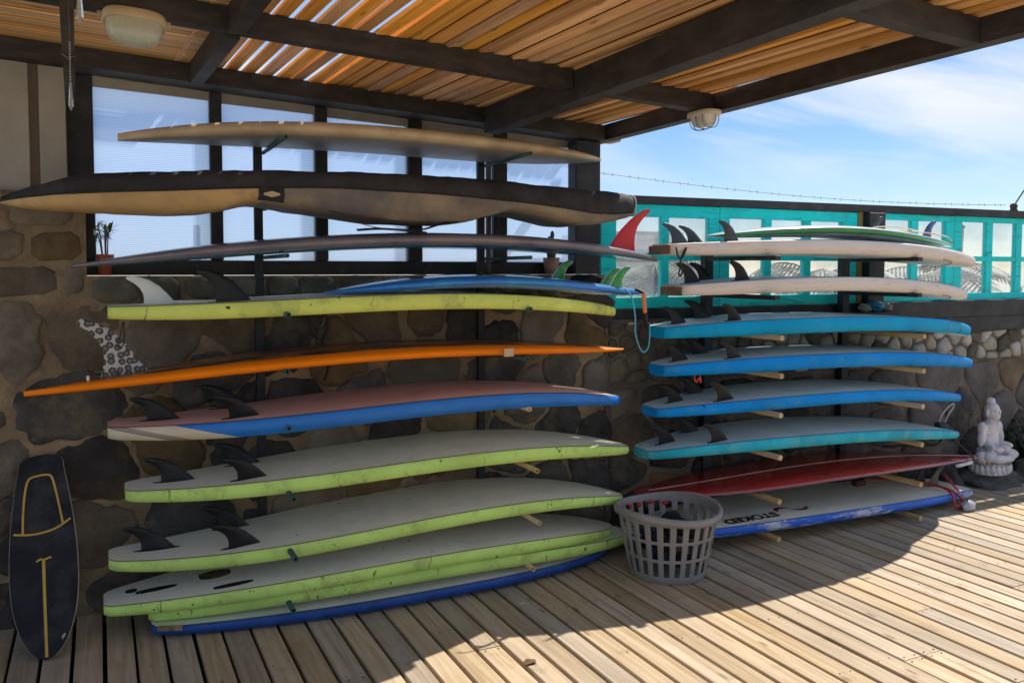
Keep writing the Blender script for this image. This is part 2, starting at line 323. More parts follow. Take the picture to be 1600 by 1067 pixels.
for i in range(104):
    x = -2.5 + i * PITCH
    cuts = [-1.9]
    y = -1.9 + rng.choice([0.7, 1.2, 1.7, 2.2, 2.7, 3.3, 3.8, 4.1])
    while y < 4.0:
        cuts.append(round(y, 2)); y += rng.choice([2.2, 2.7, 3.2])
    cuts.append(4.28)
    for a, b in zip(cuts, cuts[1:]):
        L = round(b - a - 0.003, 3)
        if L < 0.15: continue
        if L not in pl_cache: pl_cache[L] = plank_mesh(L)
        o = linked(pl_cache[L], 'plank', deck, (x + rng.uniform(-0.0022, 0.0022), a + 0.0015, rng.uniform(-0.0018, 0.0012)), (0, R(rng.uniform(-0.35, 0.35)), R(rng.uniform(-0.06, 0.06))),
                   (rng.uniform(0.975, 1.015), 1, 1))
        for yy in [k * 0.5 - 1.77 for k in range(13)]:
            if a + 0.03 < yy < b - 0.03 and yy > 0.8 and rng.random() < 0.3:
                for sx in (-0.028, 0.028):
                    if rng.random() < 0.8: nail(x + sx + rng.uniform(-0.006, 0.006), yy + rng.uniform(-0.012, 0.012))
        for yy in (a + 0.018, b - 0.018):
            if yy > 0.8:
                for sx in (-0.028, 0.028): nail(x + sx, yy)
no = nails.build('nail_heads', mat('rusty_nail', (0.07, 0.045, 0.03), 0.6), deck); no['kind'] = 'stuff'

# ------------------------------------------------------------------ stone walls
def clip(poly, a, b, c):
    """keep a*x+b*y<=c"""
    outp = []
    for i in range(len(poly)):
        p, q = poly[i], poly[(i + 1) % len(poly)]
        dp, dq = a * p[0] + b * p[1] - c, a * q[0] + b * q[1] - c
        if dp <= 0: outp.append(p)
        if (dp < 0 < dq) or (dq < 0 < dp):
            t = dp / (dp - dq); outp.append((p[0] + (q[0] - p[0]) * t, p[1] + (q[1] - p[1]) * t))
    return outp
def voronoi(rect, seeds):
    x0, x1, z0, z1 = rect; res = []
    for i, s in enumerate(seeds):
        poly = [(x0, z0), (x1, z0), (x1, z1), (x0, z1)]
        for j, t in enumerate(seeds):
            if i == j or abs(s[0] - t[0]) > 1.6 or abs(s[1] - t[1]) > 1.6: continue
            a, b = t[0] - s[0], t[1] - s[1]; c = (t[0] ** 2 + t[1] ** 2 - s[0] ** 2 - s[1] ** 2) / 2
            poly = clip(poly, a, b, c)
            if len(poly) < 3: break
        if len(poly) >= 3: res.append(poly)
    return res
def stone_obj(poly, parent, m, inset, proud, rough, seed, yface, chaikin=2, sub=0.035):
    cx = sum(p[0] for p in poly) / len(poly); cz = sum(p[1] for p in poly) / len(poly)
    P = []
    for p in poly:
        dx_, dz_ = p[0] - cx, p[1] - cz; L = math.hypot(dx_, dz_) or 1
        k = max(0.35, (L - inset * 1.25) / L); P.append((cx + dx_ * k, cz + dz_ * k))
    for _ in range(chaikin):
        Q = []
        for i in range(len(P)):
            p, q = P[i], P[(i + 1) % len(P)]
            Q += [(p[0] * .8 + q[0] * .2, p[1] * .8 + q[1] * .2), (p[0] * .2 + q[0] * .8, p[1] * .2 + q[1] * .8)]
        P = Q
    Q = []
    for i in range(len(P)):
        p, q = P[i], P[(i + 1) % len(P)]; n = max(1, int(math.hypot(q[0] - p[0], q[1] - p[1]) / sub))
        for k in range(n): Q.append((p[0] + (q[0] - p[0]) * k / n, p[1] + (q[1] - p[1]) * k / n))
    P = []
    for p in Q:
        n1 = noise.noise(Vector((p[0] * 9, p[1] * 9, seed))) + 0.6 * noise.noise(Vector((p[0] * 24, p[1] * 24, seed + 9)))
        dx_, dz_ = p[0] - cx, p[1] - cz; L = math.hypot(dx_, dz_) or 1
        k = 1 + rough * n1 / L; P.append((dx_ * k, dz_ * k))
    m_ = MB()
    def ring(s, y): return [(p[0] * s, y + (0.009 * noise.noise(Vector((p[0] * 11 * s, p[1] * 11 * s, seed + 5))) + 0.005 * noise.noise(Vector((p[0] * 30 * s, p[1] * 30 * s, seed + 3))) if s < .99 else 0), p[1] * s) for p in P]
    rows = [ring(1.0, 0.02), ring(0.99, -proud * 0.35), ring(0.955, -proud * 0.9), ring(0.82, -proud * 1.45), ring(0.5, -proud * 1.8)]
    m_.quad_grid(rows, True); m_.ngon(rows[-1], sm=True)
    return m_.build('stone', m, parent, (cx, yface, cz))
def wall_sheet(name, x0, x1, z0, z1, yf, yb, m, parent, amp=0.008, st=0.06):
    nx, nz = max(2, int((x1 - x0) / st)), max(2, int((z1 - z0) / st)); b = MB()
    rows = []
    for j in range(nz + 1):
        z = z0 + (z1 - z0) * j / nz
        rows.append([(x0 + (x1 - x0) * i / nx, yf - 0.002 + amp * noise.noise(Vector(((x0 + (x1 - x0) * i / nx) * 4, z * 4, 1.7))) + amp * .6 * noise.noise(Vector(((x0 + (x1 - x0) * i / nx) * 13, z * 13, 4.7))), z) for i in range(nx + 1)])
    b.quad_grid(rows); t = rows[-1]; bt = rows[0]
    b.quad_grid([t, [(p[0], yb, p[2]) for p in t]]); b.quad_grid([bt, [(p[0], yb, p[2]) for p in bt]])
    b.quad_grid([[r[0] for r in rows], [(r[0][0], yb, r[0][2]) for r in rows]]); b.quad_grid([[r[-1] for r in rows], [(r[-1][0], yb, r[-1][2]) for r in rows]])
    b.box(x0, x1, yb, yb + 0.002, z0, z1)
    return b.build(name, m, parent)
rs = random.Random(11)
WY = 4.06
lw = thing('stone_wall', 'dark fieldstone and brown mortar wall behind the left stack of boards', 'wall', (0, 0, 0))
wall_sheet('mortar', -2.6, 2.56, -0.05, 1.475, WY, 4.36, M_mortar, lw)
wall_sheet('mortar', -2.6, -0.05, 1.475, 1.83, WY, 4.16, M_mortar, lw, 0.014, 0.04)
seeds = []
tries = 0
while len(seeds) < 78 and tries < 8000:
    tries += 1; x, z = rs.uniform(-1.6, 2.58), rs.uniform(0.0, 1.36)
    if all(math.hypot((x - a) * 0.8, z - b) > 0.172 for a, b in seeds): seeds.append((x, z))
for i, p in enumerate(voronoi((-1.7, 2.62, -0.04, 1.37), seeds)):
    u = rs.random(); m = M_sdark if u < 0.66 else (M_sbrown if u < 0.93 else M_solive)
    cx = sum(q[0] for q in p) / len(p); cz = sum(q[1] for q in p) / len(p)
    if cx < 0.02 and cz > 0.98 and rs.random() < 0.75: m = M_sbrown
    stone_obj(p, lw, m, rs.choice([0.005, 0.008, 0.013, 0.03]), rs.choice([0.006, 0.010, 0.015]), 0.03, i * 1.31, WY, 1, 0.022)
x = -0.04
while x < 2.5:
    ww = rs.uniform(0.11, 0.24); x2 = min(x + ww, 2.54)
    z0 = 1.365 + rs.uniform(-0.012, 0.012); k = rs.uniform(-0.02, 0.02)
    stone_obj([(x, z0), (x2, z0 + rs.uniform(-.01, .01)), (x2 + k, 1.479), (x + k * .3, 1.479)], lw, M_solive, 0.005, 0.014, 0.006, x * 9, WY, 1)
    x = x2
for zr_ in range(3):
    xx = -1.6
    while xx < -0.1:
        ww = rs.uniform(0.18, 0.34); x2 = min(xx + ww, -0.055); z0 = 1.38 + zr_ * 0.15
        stone_obj([(xx, z0), (x2, z0 + .01), (x2, z0 + .145), (xx, z0 + .14)], lw, M_sbrown, 0.012, 0.008, 0.012, xx * 5 + zr_, WY, 1); xx = x2 + 0.004

rw = thing('stone_wall', 'grey slab stone wall with pale stone chips on top, behind the right stack', 'wall')
wall_sheet('mortar', 2.57, 9.2, -0.05, 1.218, WY, 4.30, M_mortar2, rw)
seeds = []; tries = 0
while len(seeds) < 60 and tries < 6000:
    tries += 1; x, z = rs.uniform(2.6, 8.6), rs.uniform(0.0, 0.80)
    md = 0.19 if x < 4.6 else 0.27
    if all(math.hypot((x - a) * 0.8, z - b) > md for a, b in seeds): seeds.append((x, z))
for i, p in enumerate(voronoi((2.58, 8.8, -0.04, 0.84), seeds)):
    cx = sum(q[0] for q in p) / len(p)
    m = M_sgrey if (cx > 4.2 and rs.random() < 0.8) else (M_sdark if rs.random() < 0.6 else M_sbrown)
    stone_obj(p, rw, m, rs.choice([0.008, 0.014, 0.025]), rs.choice([0.01, 0.016, 0.022]), 0.014, i * 2.17 + 50, WY, 1)
seeds = []; tries = 0
while len(seeds) < 130 and tries < 9000:
    tries += 1; x, z = rs.uniform(2.6, 8.6), rs.uniform(0.85, 1.2)
    if x > 4.7 and z > 1.07: continue
    if all(math.hypot(x - a, z - b) > 0.1 for a, b in seeds): seeds.append((x, z))
for i, p in enumerate(voronoi((2.58, 8.8, 0.845, 1.21), seeds)):
    p = clip(p, 0, 1, 1.062) if sum(q[0] for q in p) / len(p) > 4.65 else p
    if len(p) < 3: continue
    cx = sum(q[0] for q in p) / len(p)
    m = M_spale if (cx > 3.7 and rs.random() < 0.8) else M_solive
    stone_obj(p, rw, m, 0.009, rs.choice([0.012, 0.018]), 0.005, i * 3.1 + 90, WY, 1)

# beige cladding above the left stone
cl = thing('beige_wall_panel', 'beige painted wall boards in the top left corner above the stone', 'wall')
M_beige = mat('beige_paint', (0.36, 0.33, 0.28), 0.75, 0.12, 4, bump=0.2, bscale=40)
for a, b in ((-2.6, -1.45), (-1.445, -0.85), (-0.845, -0.252), (-0.215, -0.115)):
    MB().box(a, b, 4.105, 4.145, 1.832, 2.5, 0.003).build('panel', M_beige, cl)
MB().box(-0.2515, -0.2155, 4.11, 4.14, 1.832, 2.5).build('seam_strip', mat('brown_strip', (0.12, 0.085, 0.06), 0.7), cl)

# ------------------------------------------------------------------ ribbed window wall on the left
lwn = thing('ribbed_window', 'tall black framed window of ribbed translucent sheets behind the left boards', 'window')
def zr(x): return 2.352 - 0.0515 * x
mull = [(-0.121, -0.011), (0.473, 0.527), (0.962, 1.022), (1.44, 1.515), (1.923, 2.004)]
for a, b in mull: MB().box(a, b, 4.165, 4.225, 1.5475, zr(b) - 0.002, 0.003).build('mullion', M_black, lwn)
MB().box(-0.121, 2.425, 4.162, 4.228, 1.478, 1.547, 0.003).build('sill_rail', M_black, lwn)
M_poly = pane_mat('ribbed_polycarbonate', (0.84, 0.91, 1.0), 0.58, ribs=32.0, haze=(0.60, 0.72, 0.92))
ed = [(-0.011, 0.473), (0.527, 0.962), (1.022, 1.44), (1.515, 1.923), (2.004, 2.426)]
M_strip = mat('pale_header_strip', (0.36, 0.32, 0.27), 0.7, 0.15, 5)
for a, b in ed:
    MB().box(a - 0.003, b + 0.003, 4.19, 4.196, 1.54, zr(b)).build('pane', M_poly, lwn)
    zt0, zt1 = zr(a) - 0.004, zr(b) - 0.004
    h = MB(); h.quad_grid([[(a, 4.172, zt0 - 0.043), (b, 4.172, zt1 - 0.037), (b, 4.172, zt1), (a, 4.172, zt0)], [(a, 4.188, zt0 - 0.043), (b, 4.188, zt1 - 0.037), (b, 4.188, zt1), (a, 4.188, zt0)]], True, sm=False)
    h.ngon([(a, 4.172, zt0 - 0.043), (b, 4.172, zt1 - 0.037), (b, 4.172, zt1), (a, 4.172, zt0)]); h.build('header_strip', M_strip, lwn)

# ------------------------------------------------------------------ turquoise windows on the right
M_glass = pane_mat('dusty_glass', (0.97, 0.99, 1.0), 0.86, rough=0.08, haze=(0.6, 0.63, 0.68))
bk = thing('timber_fence', 'black painted timber frame around the turquoise windows', 'fence')
def tilt_beam(name, x0, x1, y0, y1, za0, za1, zb0, zb1, m, parent):
    b = MB(); A = [(x0, y0, za0), (x0, y1, za0), (x0, y1, za1), (x0, y0, za1)]; B = [(x1, y0, zb0), (x1, y1, zb0), (x1, y1, zb1), (x1, y0, zb1)]
    b.quad_grid([A, B], True, sm=False); b.ngon(A); b.ngon(B); return b.build(name, m, parent)
tilt_beam('top_rail', 2.546, 9.0, 4.07, 4.18, 1.884, 1.928, 1.905, 1.962, M_black, bk)
tilt_beam('bottom_rail', 2.557, 4.62, 4.065, 4.18, 1.2195, 1.276, 1.2195, 1.279, M_black, bk)
tilt_beam('bottom_rail', 4.7735, 9.0, 4.036, 4.18, 1.165, 1.281, 1.165, 1.284, M_black, bk)
tilt_beam('bottom_rail', 4.7735, 9.0, 4.03, 4.18, 1.068, 1.163, 1.068, 1.163, M_black, bk)
MB().box(4.622, 4.772, 4.034, 4.182, 1.07, 1.886, 0.004).build('post', M_black, bk)
MB().box(4.58, 4.6205, 4.09, 4.15, 1.279, 1.888).build('trim_strip', mat('ochre_trim', (0.28, 0.2, 0.06), 0.7), bk)
def sash(label, xs, ztop, zbot, rows, x0, x1, zslope=0.0):
    """xs: pane x-ranges; rows: pane z-ranges"""
    t = thing('turquoise_window', label, 'window', group=None)
    y0, y1 = 4.098, 4.142
    MB().box(x0, x1, y0, y1, rows[0][1], ztop, 0.002).build('rail', M_turq, t)
    MB().box(x0, x1, y0, y1, zbot, rows[-1][0], 0.002).build('rail', M_turq, t)
    for (a, b) in zip(rows, rows[1:]): MB().box(xs[0][0], xs[-1][1], y0 + 0.006, y1 - 0.006, b[1], a[0]).build('muntin', M_turq, t)
    zl, zh = rows[-1][0], rows[0][1]
    MB().box(x0, xs[0][0], y0, y1, zl, zh, 0.002).build('stile', M_turq, t)
    MB().box(xs[-1][1], x1, y0, y1, zl, zh, 0.002).build('stile', M_turq, t)
    for a, b in zip(xs, xs[1:]): MB().box(a[1], b[0], y0 + 0.004, y1 - 0.004, zl, zh).build('muntin', M_turq, t)
    for a, b in xs:
        for r in rows: MB().box(a - 0.002, b + 0.002, 4.118, 4.122, r[0] - 0.002, r[1] + 0.002).build('pane', M_glass, t)
    return t
sash('turquoise framed window next to the corner post, four panes, red fin before it', [(2.664, 2.984), (3.035, 3.331)], 1.884, 1.2785, [(1.60, 1.813), (1.344, 1.56)], 2.56, 3.41)
sash('turquoise framed window with six panes in the middle, behind the right rack fins', [(3.49, 3.773), (3.829, 4.109), (4.165, 4.446)], 1.8855, 1.2785, [(1.602, 1.82), (1.344, 1.562)], 3.413, 4.578)
sash('turquoise framed window right of the black fence post, behind the board noses', [(4.812, 5.113), (5.178, 5.466)], 1.890, 1.2835, [(1.603, 1.848), (1.335, 1.567)], 4.774, 5.55)
sash('turquoise framed window at the right edge of the photo above the statue', [(5.636, 5.918), (5.984, 6.261), (6.326, 6.61), (6.68, 6.96), (7.03, 7.3)], 1.893, 1.2845, [(1.603, 1.853), (1.335, 1.567)], 5.553, 7.4)

# ------------------------------------------------------------------ pergola roof
pg = thing('pergola_roof', 'dark timber pergola roof covered with orange pine slats', 'roof')
def xbeam(name, x0, x1, y0, y1, h=0.08, off=0.0):
    return tilt_beam(name, x0, x1, y0, y1, zr(x0) + off, zr(x0) + h + off, zr(x1) + off, zr(x1) + h + off, M_beam, pg)
xbeam('wall_beam', -1.1, 2.535, 4.02, 4.24)
for y0 in (3.10, 1.80):
    xbeam('cross_beam', -1.1, 1.795, y0, y0 + 0.06); xbeam('cross_beam', 1.885, 2.535, y0, y0 + 0.06)
def ybeam(name, x0, x1, y0, y1, zb, h, skew=0.0):
    b = MB(); A = [(x0 + skew, y0, zb), (x1 + skew, y0, zb), (x1 + skew, y0, zb + h), (x0 + skew, y0, zb + h)]; B = [(x0, y1, zb), (x1, y1, zb), (x1, y1, zb + h), (x0, y1, zb + h)]
    b.quad_grid([A, B], True, sm=False); b.ngon(A); b.ngon(B); return b.build(name, M_beam, pg)
ybeam('rafter', 1.80, 1.88, 1.5, 4.018, 2.205, zr(1.88) + 0.078 - 2.205)
ybeam('edge_beam', 2.54, 2.605, 1.5, 4.25, 2.222, 0.085)
for (ya, yb_) in ((3.162, 4.018), (1.862, 3.098), (1.5, 1.798)):
    ybeam('rafter', 0.375 + 0.045 * (4.0 - yb_) , 0.43 + 0.045 * (4.0 - yb_), ya, yb_, zr(.4) - 0.012, 0.09, 0.045 * (yb_ - ya))
MB().box(2.607, 2.70, 4.11, 4.22, 2.235, 2.275, 0.003).build('beam_end', M_strip, pg)
# slats running out from the wall
def slat_mesh(L, wd, th, m, axis):
    b = MB(); h = wd / 2; e = 0.003; pr = [(-h, 0), (-h, th - e), (-h + e, th), (h - e, th), (h, th - e), (h, 0)]
    if axis == 'y': A = [(u, 0, v) for u, v in pr]; B = [(u, L, v) for u, v in pr]
    else: A = [(0, u, v) for u, v in pr]; B = [(L, u, v) for u, v in pr]
    b.quad_grid([A, B], True, sm=False); b.ngon(A); b.ngon(B); return b.mesh('slat', m)
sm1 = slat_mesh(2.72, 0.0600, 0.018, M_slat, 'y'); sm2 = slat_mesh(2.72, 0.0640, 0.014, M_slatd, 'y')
rr_ = random.Random(5)
tilt = math.atan(0.0515)
i = 0; x = 0.47
while x < 2.745:
    for msh, y0 in ((sm1, 1.58),):
        xs_ = x + 0.05 * (4.35 - y0) - 0.14
        g_ = rr_.uniform(-0.003, 0.003)
        if 0.4 < xs_ < 2.75:
            if x > 2.57: y0 = 1.58 + (x - 2.57) / 0.05; xs_ = 2.57
            o_s = linked(msh, 'slat', pg, (xs_ + g_, y0, zr(xs_) + 0.0825 + rr_.uniform(0, 0.009)), (0, tilt + R(-rr_.uniform(4.0, 8.0) if xs_ < 1.3 else -rr_.uniform(5.0, 13.0)), R(2.86 + rr_.uniform(-.12, .12))), (rr_.uniform(0.9, 1.04) * (0.93 if xs_ < 1.3 else 1), 1, 1)); o_s.scale.y = (4.3 - y0) / 2.72
    if 1.15 + rr_.uniform(-.25, .25) < xs_ < 2.5: linked(sm2, 'cover_slat', pg, (xs_ + .036, 1.58, zr(xs_ + .036) + 0.116 + rr_.uniform(0, .004)), (0, tilt, R(2.86)))  # second layer added above the gaps so they look dark
    x += 0.0727 + rr_.uniform(-0.002, 0.002)
sm3 = slat_mesh(1.43, 0.042, 0.016, M_slatx, 'x')
y = 1.58
while y < 4.3:
    x0 = -1.0
    linked(sm3, 'slat', pg, (x0, y, zr(x0) + 0.0805 + rr_.uniform(0, 0.003)), (R(rr_.uniform(-4, 4)), tilt, 0), (1, rr_.uniform(0.9, 1.05), 1))
    y += 0.046
MB().box(2.378, 2.538, 4.07, 4.16, 1.479, 2.219, 0.004).build('post', M_black, pg)

# ================================================================== SURFBOARDS
def lerp_poly(pts):
    """smooth curve through (x,z) points (Lagrange)."""
    def f(x):
        s = 0
        for i, (xi, zi) in enumerate(pts):
            l = 1
            for j, (xj, _) in enumerate(pts):
                if i != j: l *= (x - xj) / (xi - xj)
            s += zi * l
        return s
    return f
def half_w(t, W, tail, nose_p=2.6, nose_q=1.9, wide=0.5, tail_p=2.2, pointy=False):
    h = W / 2
    if pointy:
        if t < wide: u = (wide - t) / wide; return max(0.002, h * (1 - u ** tail_p) ** 0.95 * (1 - tail) + tail * h)
        u = (t - wide) / (1 - wide); return max(0.002, h * (1 - u ** nose_p) ** (1 / nose_q))
    if t < wide:
        u = (wide - t) / wide; r_ = 1.0 if t > 0.02 else 0.72 + 0.28 * math.sqrt(max(0, 1 - (1 - t / 0.02) ** 2)); return r_ * h * (1 - (1 - tail) * u ** tail_p)
    u = (t - wide) / (1 - wide); return max(0.004, h * (1 - u ** nose_p) ** (1 / nose_q))
def surfboard(name, label, xt, xn, yc, W, th, zpts, mats, style='foam', tail=0.33, group=None, ns=44, pointy=False,
              nose_p=2.6, nose_q=1.9, tail_p=2.2, yaw=0.0, slick=None, wide=0.5, rw=2, cat='surfboard', taper=0.58):
    """xt tail x, xn nose x (either way round); zpts: height of the upper face along x. mats: top, rail, under."""
    zf = lerp_poly(zpts); xm = (xt + xn) / 2; zb = min(zf(xt + (xn - xt) * k / 20) for k in range(21)) - th
    root = thing(name, label, cat, (xm, yc, zb), yaw, group)
    rows = []; top = []
    mi = None
    ts = [0.5 - 0.5 * math.cos(math.pi * i / (ns - 1)) for i in range(ns)]
    ts = [a * 0.75 + 0.25 * (i / (ns - 1)) for i, a in enumerate(ts)]
    for t in ts:
        x = xt + (xn - xt) * t; z = zf(x) - zb; xl = x - xm
        h = half_w(t, W, tail, nose_p, nose_q, wide, tail_p, pointy)
        tp = 0.14 if pointy else taper; e = 1 - (1 - tp) * max(0, (abs(t - 0.48) / 0.52)) ** (4 if pointy else 4)
        q = th * e
        if style == 'foam':
            c = min(0.006, h * .3)
            q *= 1.12; pr = [(-h + c, 0), (-h, -c), (-h - 0.002, -q * 0.5), (-h + min(.006, h * .3), -q * 0.9), (-h + min(.03, h * .6), -q), (0, -q * 1.03)]
            pr = pr + [(-y_, z_) for y_, z_ in pr[-2::-1]]
            mi = [1, 1, 1, 1, 2, 2, 1, 1, 1, 1, 0]
        else:
            n = 10; pr = []
            for k in range(n + 1):      # rail apex left, under, rail apex right
                a = math.pi * k / n; pr.append((-h * math.copysign(abs(math.cos(a)) ** 0.72, math.cos(a)), -q * 0.5 - q * 0.5 * math.sin(a) ** 0.8))
            for k in range(1, n):
                a = math.pi * k / n; pr.append((h * math.copysign(abs(math.cos(a)) ** 0.62, math.cos(a)), -q * 0.5 + q * 0.5 * math.sin(a) ** 0.75))
            mi = [1, 1] + [2] * (n - 4) + [1, 1] + [1] * rw + [0] * (n - 2 * rw) + [1] * rw
        rows.append([(xl, y_, z + z_) for y_, z_ in pr])
        if slick: top.append([(xl, -h + 0.0095 + 2 * (h - 0.0095) * k / 6 if h > 0.016 else 0.0, z + 0.0022) for k in range(7)])
    b = MB(); b.quad_grid(rows, True, mi); b.ngon(rows[0], 1); b.ngon(rows[-1], 1)
    b.build('board_body', [mat('dark_seam', (0.09, 0.10, 0.07), 0.7)] + list(mats[1:]) if slick else mats, root)
    if slick:
        s = MB(); s.quad_grid(top); s.build('slick_bottom', slick, root)
    root['_d'] = 1; del root['_d']
    return root, (lambda x: zf(x) - zb), xm, zb
FIN = ([(1, 0), (.9, .14), (.74, .38), (.52, .66), (.26, .87), (.02, .98), (-.16, 1.02)], [(.1, 0), (.12, .18), (.1, .38), (.02, .58), (-.12, .75), (-.28, .86), (-.35, .94), (-.30, 1.0), (-.16, 1.02)])
RFIN = ([(1, 0), (.74, .28), (.48, .52), (.2, .72), (-.08, .88), (-.3, .97), (-.46, 1.0)], [(0, 0), (.03, .2), (0, .42), (-.09, .6), (-.24, .75), (-.42, .87), (-.52, .94), (-.51, .98), (-.46, 1.0)])
LFIN = ([(1, 0), (.76, .2), (.62, .38), (.42, .62), (.16, .83), (-.1, .95), (-.36, 1.02)], [(-.02, 0), (0, .12), (.06, .28), (.02, .5), (-.12, .7), (-.3, .84), (-.45, .93), (-.45, .99), (-.36, 1.02)])
def curve_x(pts, v):
    for (x0, v0), (x1, v1) in zip(pts, pts[1:]):
        if v0 <= v <= v1: return x0 + (x1 - x0) * (v - v0) / max(1e-6, v1 - v0)
    return pts[-1][0]
def fin(root, x, y, z, base, height, direction, mats, outline=FIN, cant=0.0, toe=0.0, plate=True, thick=0.014, name='fin'):
    """foiled fin; x,y,z local position of the rear base corner; direction: +1 nose is at +x, -1 the other way."""
    f = MB(); fr, re_ = outline; vm = fr[-1][1]; NV, NU = 20, 10
    vs = [vm * math.sin(math.pi / 2 * i / NV) for i in range(NV)] + [vm * .9995]
    for sg in (1, -1):
        rows = []
        for v in vs:
            a, c = curve_x(re_, v), curve_x(fr, v); wch = (c - a)
            rows.append([((a + wch * u) * base * direction, sg * (0.0008 + thick * .5 * min(1, wch * 1.4) * (math.sin(math.pi * u ** 1.25) ** .7 if 0 < u < 1 else 0)), v * height) for u in [i / NU for i in range(NU + 1)]])
        mi = [1] + [0] * (NU - 2) + [1] if len(mats) > 1 else 0
        b0 = len(f.f); f.quad_grid(rows, False, mi)
        if len(mats) > 1:
            for q in range(len(f.f) - NU * 3, len(f.f)): f.m[q] = 1
    o = f.build(name, mats, root); o.location = (x, y, z); o.rotation_euler = (cant, 0, toe)
    if plate:
        p = MB(); p.lathe([(0.001, 0.005), (0.6, 0.005), (1.0, 0.003), (1.02, -0.004)], 16)
        p.v = [(vx * base * 0.60 + base * 0.5 * direction, vy * 0.015, vz) for vx, vy, vz in p.v]
        p.build('fin_base', mats[0], o)
    return o
M_fin = mat('charcoal_plastic_fin', (0.009, 0.0095, 0.012), 0.4, 0.3, 12, bump=0.1, bscale=90, spec=0.3)
M_fing = mat('grey_plastic_fin', (0.03, 0.034, 0.042), 0.42, 0.25, 12, bump=0.1, bscale=90, spec=0.5)
def thruster(root, zf, xm, xt, d, z0=0.0, hgt=0.112, base=0.155, m=None, sides=(1, -1), cx=0.12, sx=0.42, centre=True):
    m = m or [M_fin]; rl = random.Random(int(abs(xm * 1000) + abs(xt) * 100))
    if centre:
        X = xt + d * (cx + rl.uniform(-.02, .02)); q_ = rl.uniform(.92, 1.06); fin(root, X - xm, 0, zf(X) + 0.001, base * q_, hgt * q_, d, m, cant=R(rl.uniform(-7, 7)), toe=R(rl.uniform(-4, 4)))
    for s in sides:
        X = xt + d * (sx + rl.uniform(-.02, .02)); q_ = rl.uniform(.92, 1.06); fin(root, X - xm, s * 0.145, zf(X) + 0.001, base * q_, hgt * q_, d, m, cant=R(-s * rl.uniform(1, 11)), toe=R(s * d * -rl.uniform(1, 6)))

lime = lambda n, c: mat(n, c, 0.55, 0.12, 3, bump=0.12, bscale=60, stretch=(1, 1, 1), grime=((0.36, 0.42, 0.13), 7, 0.52, 0.72), spots=((0.035, 0.04, 0.02), 24, 0.715), spec=0.15, scuff=((0.13, 0.16, 0.05), (26, 4, 10), 0.655))
M_lime = lime('lime_foam_rail', (0.58, 0.82, 0.20)); M_lime2 = lime('yellow_lime_foam_rail', (0.74, 0.82, 0.18))
M_white = mat('worn_white_slick', (0.90, 0.87, 0.72), 0.42, 0.05, 3, bump=0.05, bscale=30, grime=((0.66, 0.65, 0.57), 5, 0.5, 0.8), spots=((0.2, 0.2, 0.17), 30, 0.725), spec=0.4)
M_pink = mat('salmon_pink_slick', (0.90, 0.66, 0.54), 0.45, 0.08, 3, grime=((0.68, 0.42, 0.33), 5, 0.5, 0.8), spec=0.35)
M_pale = mat('pale_foam_deck', (0.74, 0.74, 0.68), 0.7, 0.12, 4)
M_blue = mat('royal_blue_rail', (0.012, 0.14, 0.58), 0.45, 0.15, 4, grime=((0.05, 0.17, 0.45), 7, 0.52, 0.75), spots=((0.02, 0.03, 0.06), 24, 0.735), spec=0.12, scuff=((0.04, 0.10, 0.14), (26, 4, 10), 0.66))
M_sky = mat('sky_blue_rail', (0.003, 0.36, 0.66), 0.45, 0.12, 3, grime=((0.07, 0.30, 0.50), 8, 0.52, 0.75), spots=((0.03, 0.06, 0.08), 26, 0.735), spec=0.12, scuff=((0.04, 0.10, 0.14), (26, 4, 10), 0.66))
M_sky2 = mat('bright_blue_rail', (0.002, 0.27, 0.74), 0.45, 0.12, 3, grime=((0.06, 0.28, 0.52), 8, 0.52, 0.75), spots=((0.03, 0.06, 0.08), 26, 0.735), spec=0.12, scuff=((0.04, 0.10, 0.14), (26, 4, 10), 0.66))
M_cyan = mat('faded_cyan_rail', (0.03, 0.48, 0.62), 0.5, 0.2, 5, grime=((0.16, 0.42, 0.45), 9, 0.48, 0.7), spots=((0.10, 0.13, 0.10), 18, 0.72), spec=0.12, scuff=((0.04, 0.10, 0.14), (26, 4, 10), 0.66))
M_slk = mat('blue_white_slick', (0.56, 0.72, 0.80), 0.4, 0.1, 3, grime=((0.42, 0.58, 0.68), 5, 0.48, 0.78), spec=0.4)

# ---- left rack, from top to bottom
b, zf, xm, zb = surfboard('surfboard', 'tan longboard on the topmost rods of the left rack', 0.077, 2.357, 3.78, 0.54, 0.082, [(0.077, 2.050), (0.49, 2.112), (1.1, 2.134), (1.75, 2.120), (2.357, 2.078)],
    [mat('tan_resin', (0.56, 0.44, 0.29), 0.45, 0.2, 4, grime=((0.3, 0.2, 0.12), 3, 0.5, 0.7)), mat('tan_resin_rail', (0.55, 0.42, 0.27), 0.42, 0.25, 4, grime=((0.34, 0.22, 0.11), 3, 0.5, 0.72)), mat('pale_bottom', (0.34, 0.33, 0.34), 0.45, 0.12, 4)], 'glass', tail=0.0, pointy=True, nose_p=2.4, nose_q=1.5, tail_p=2.3)
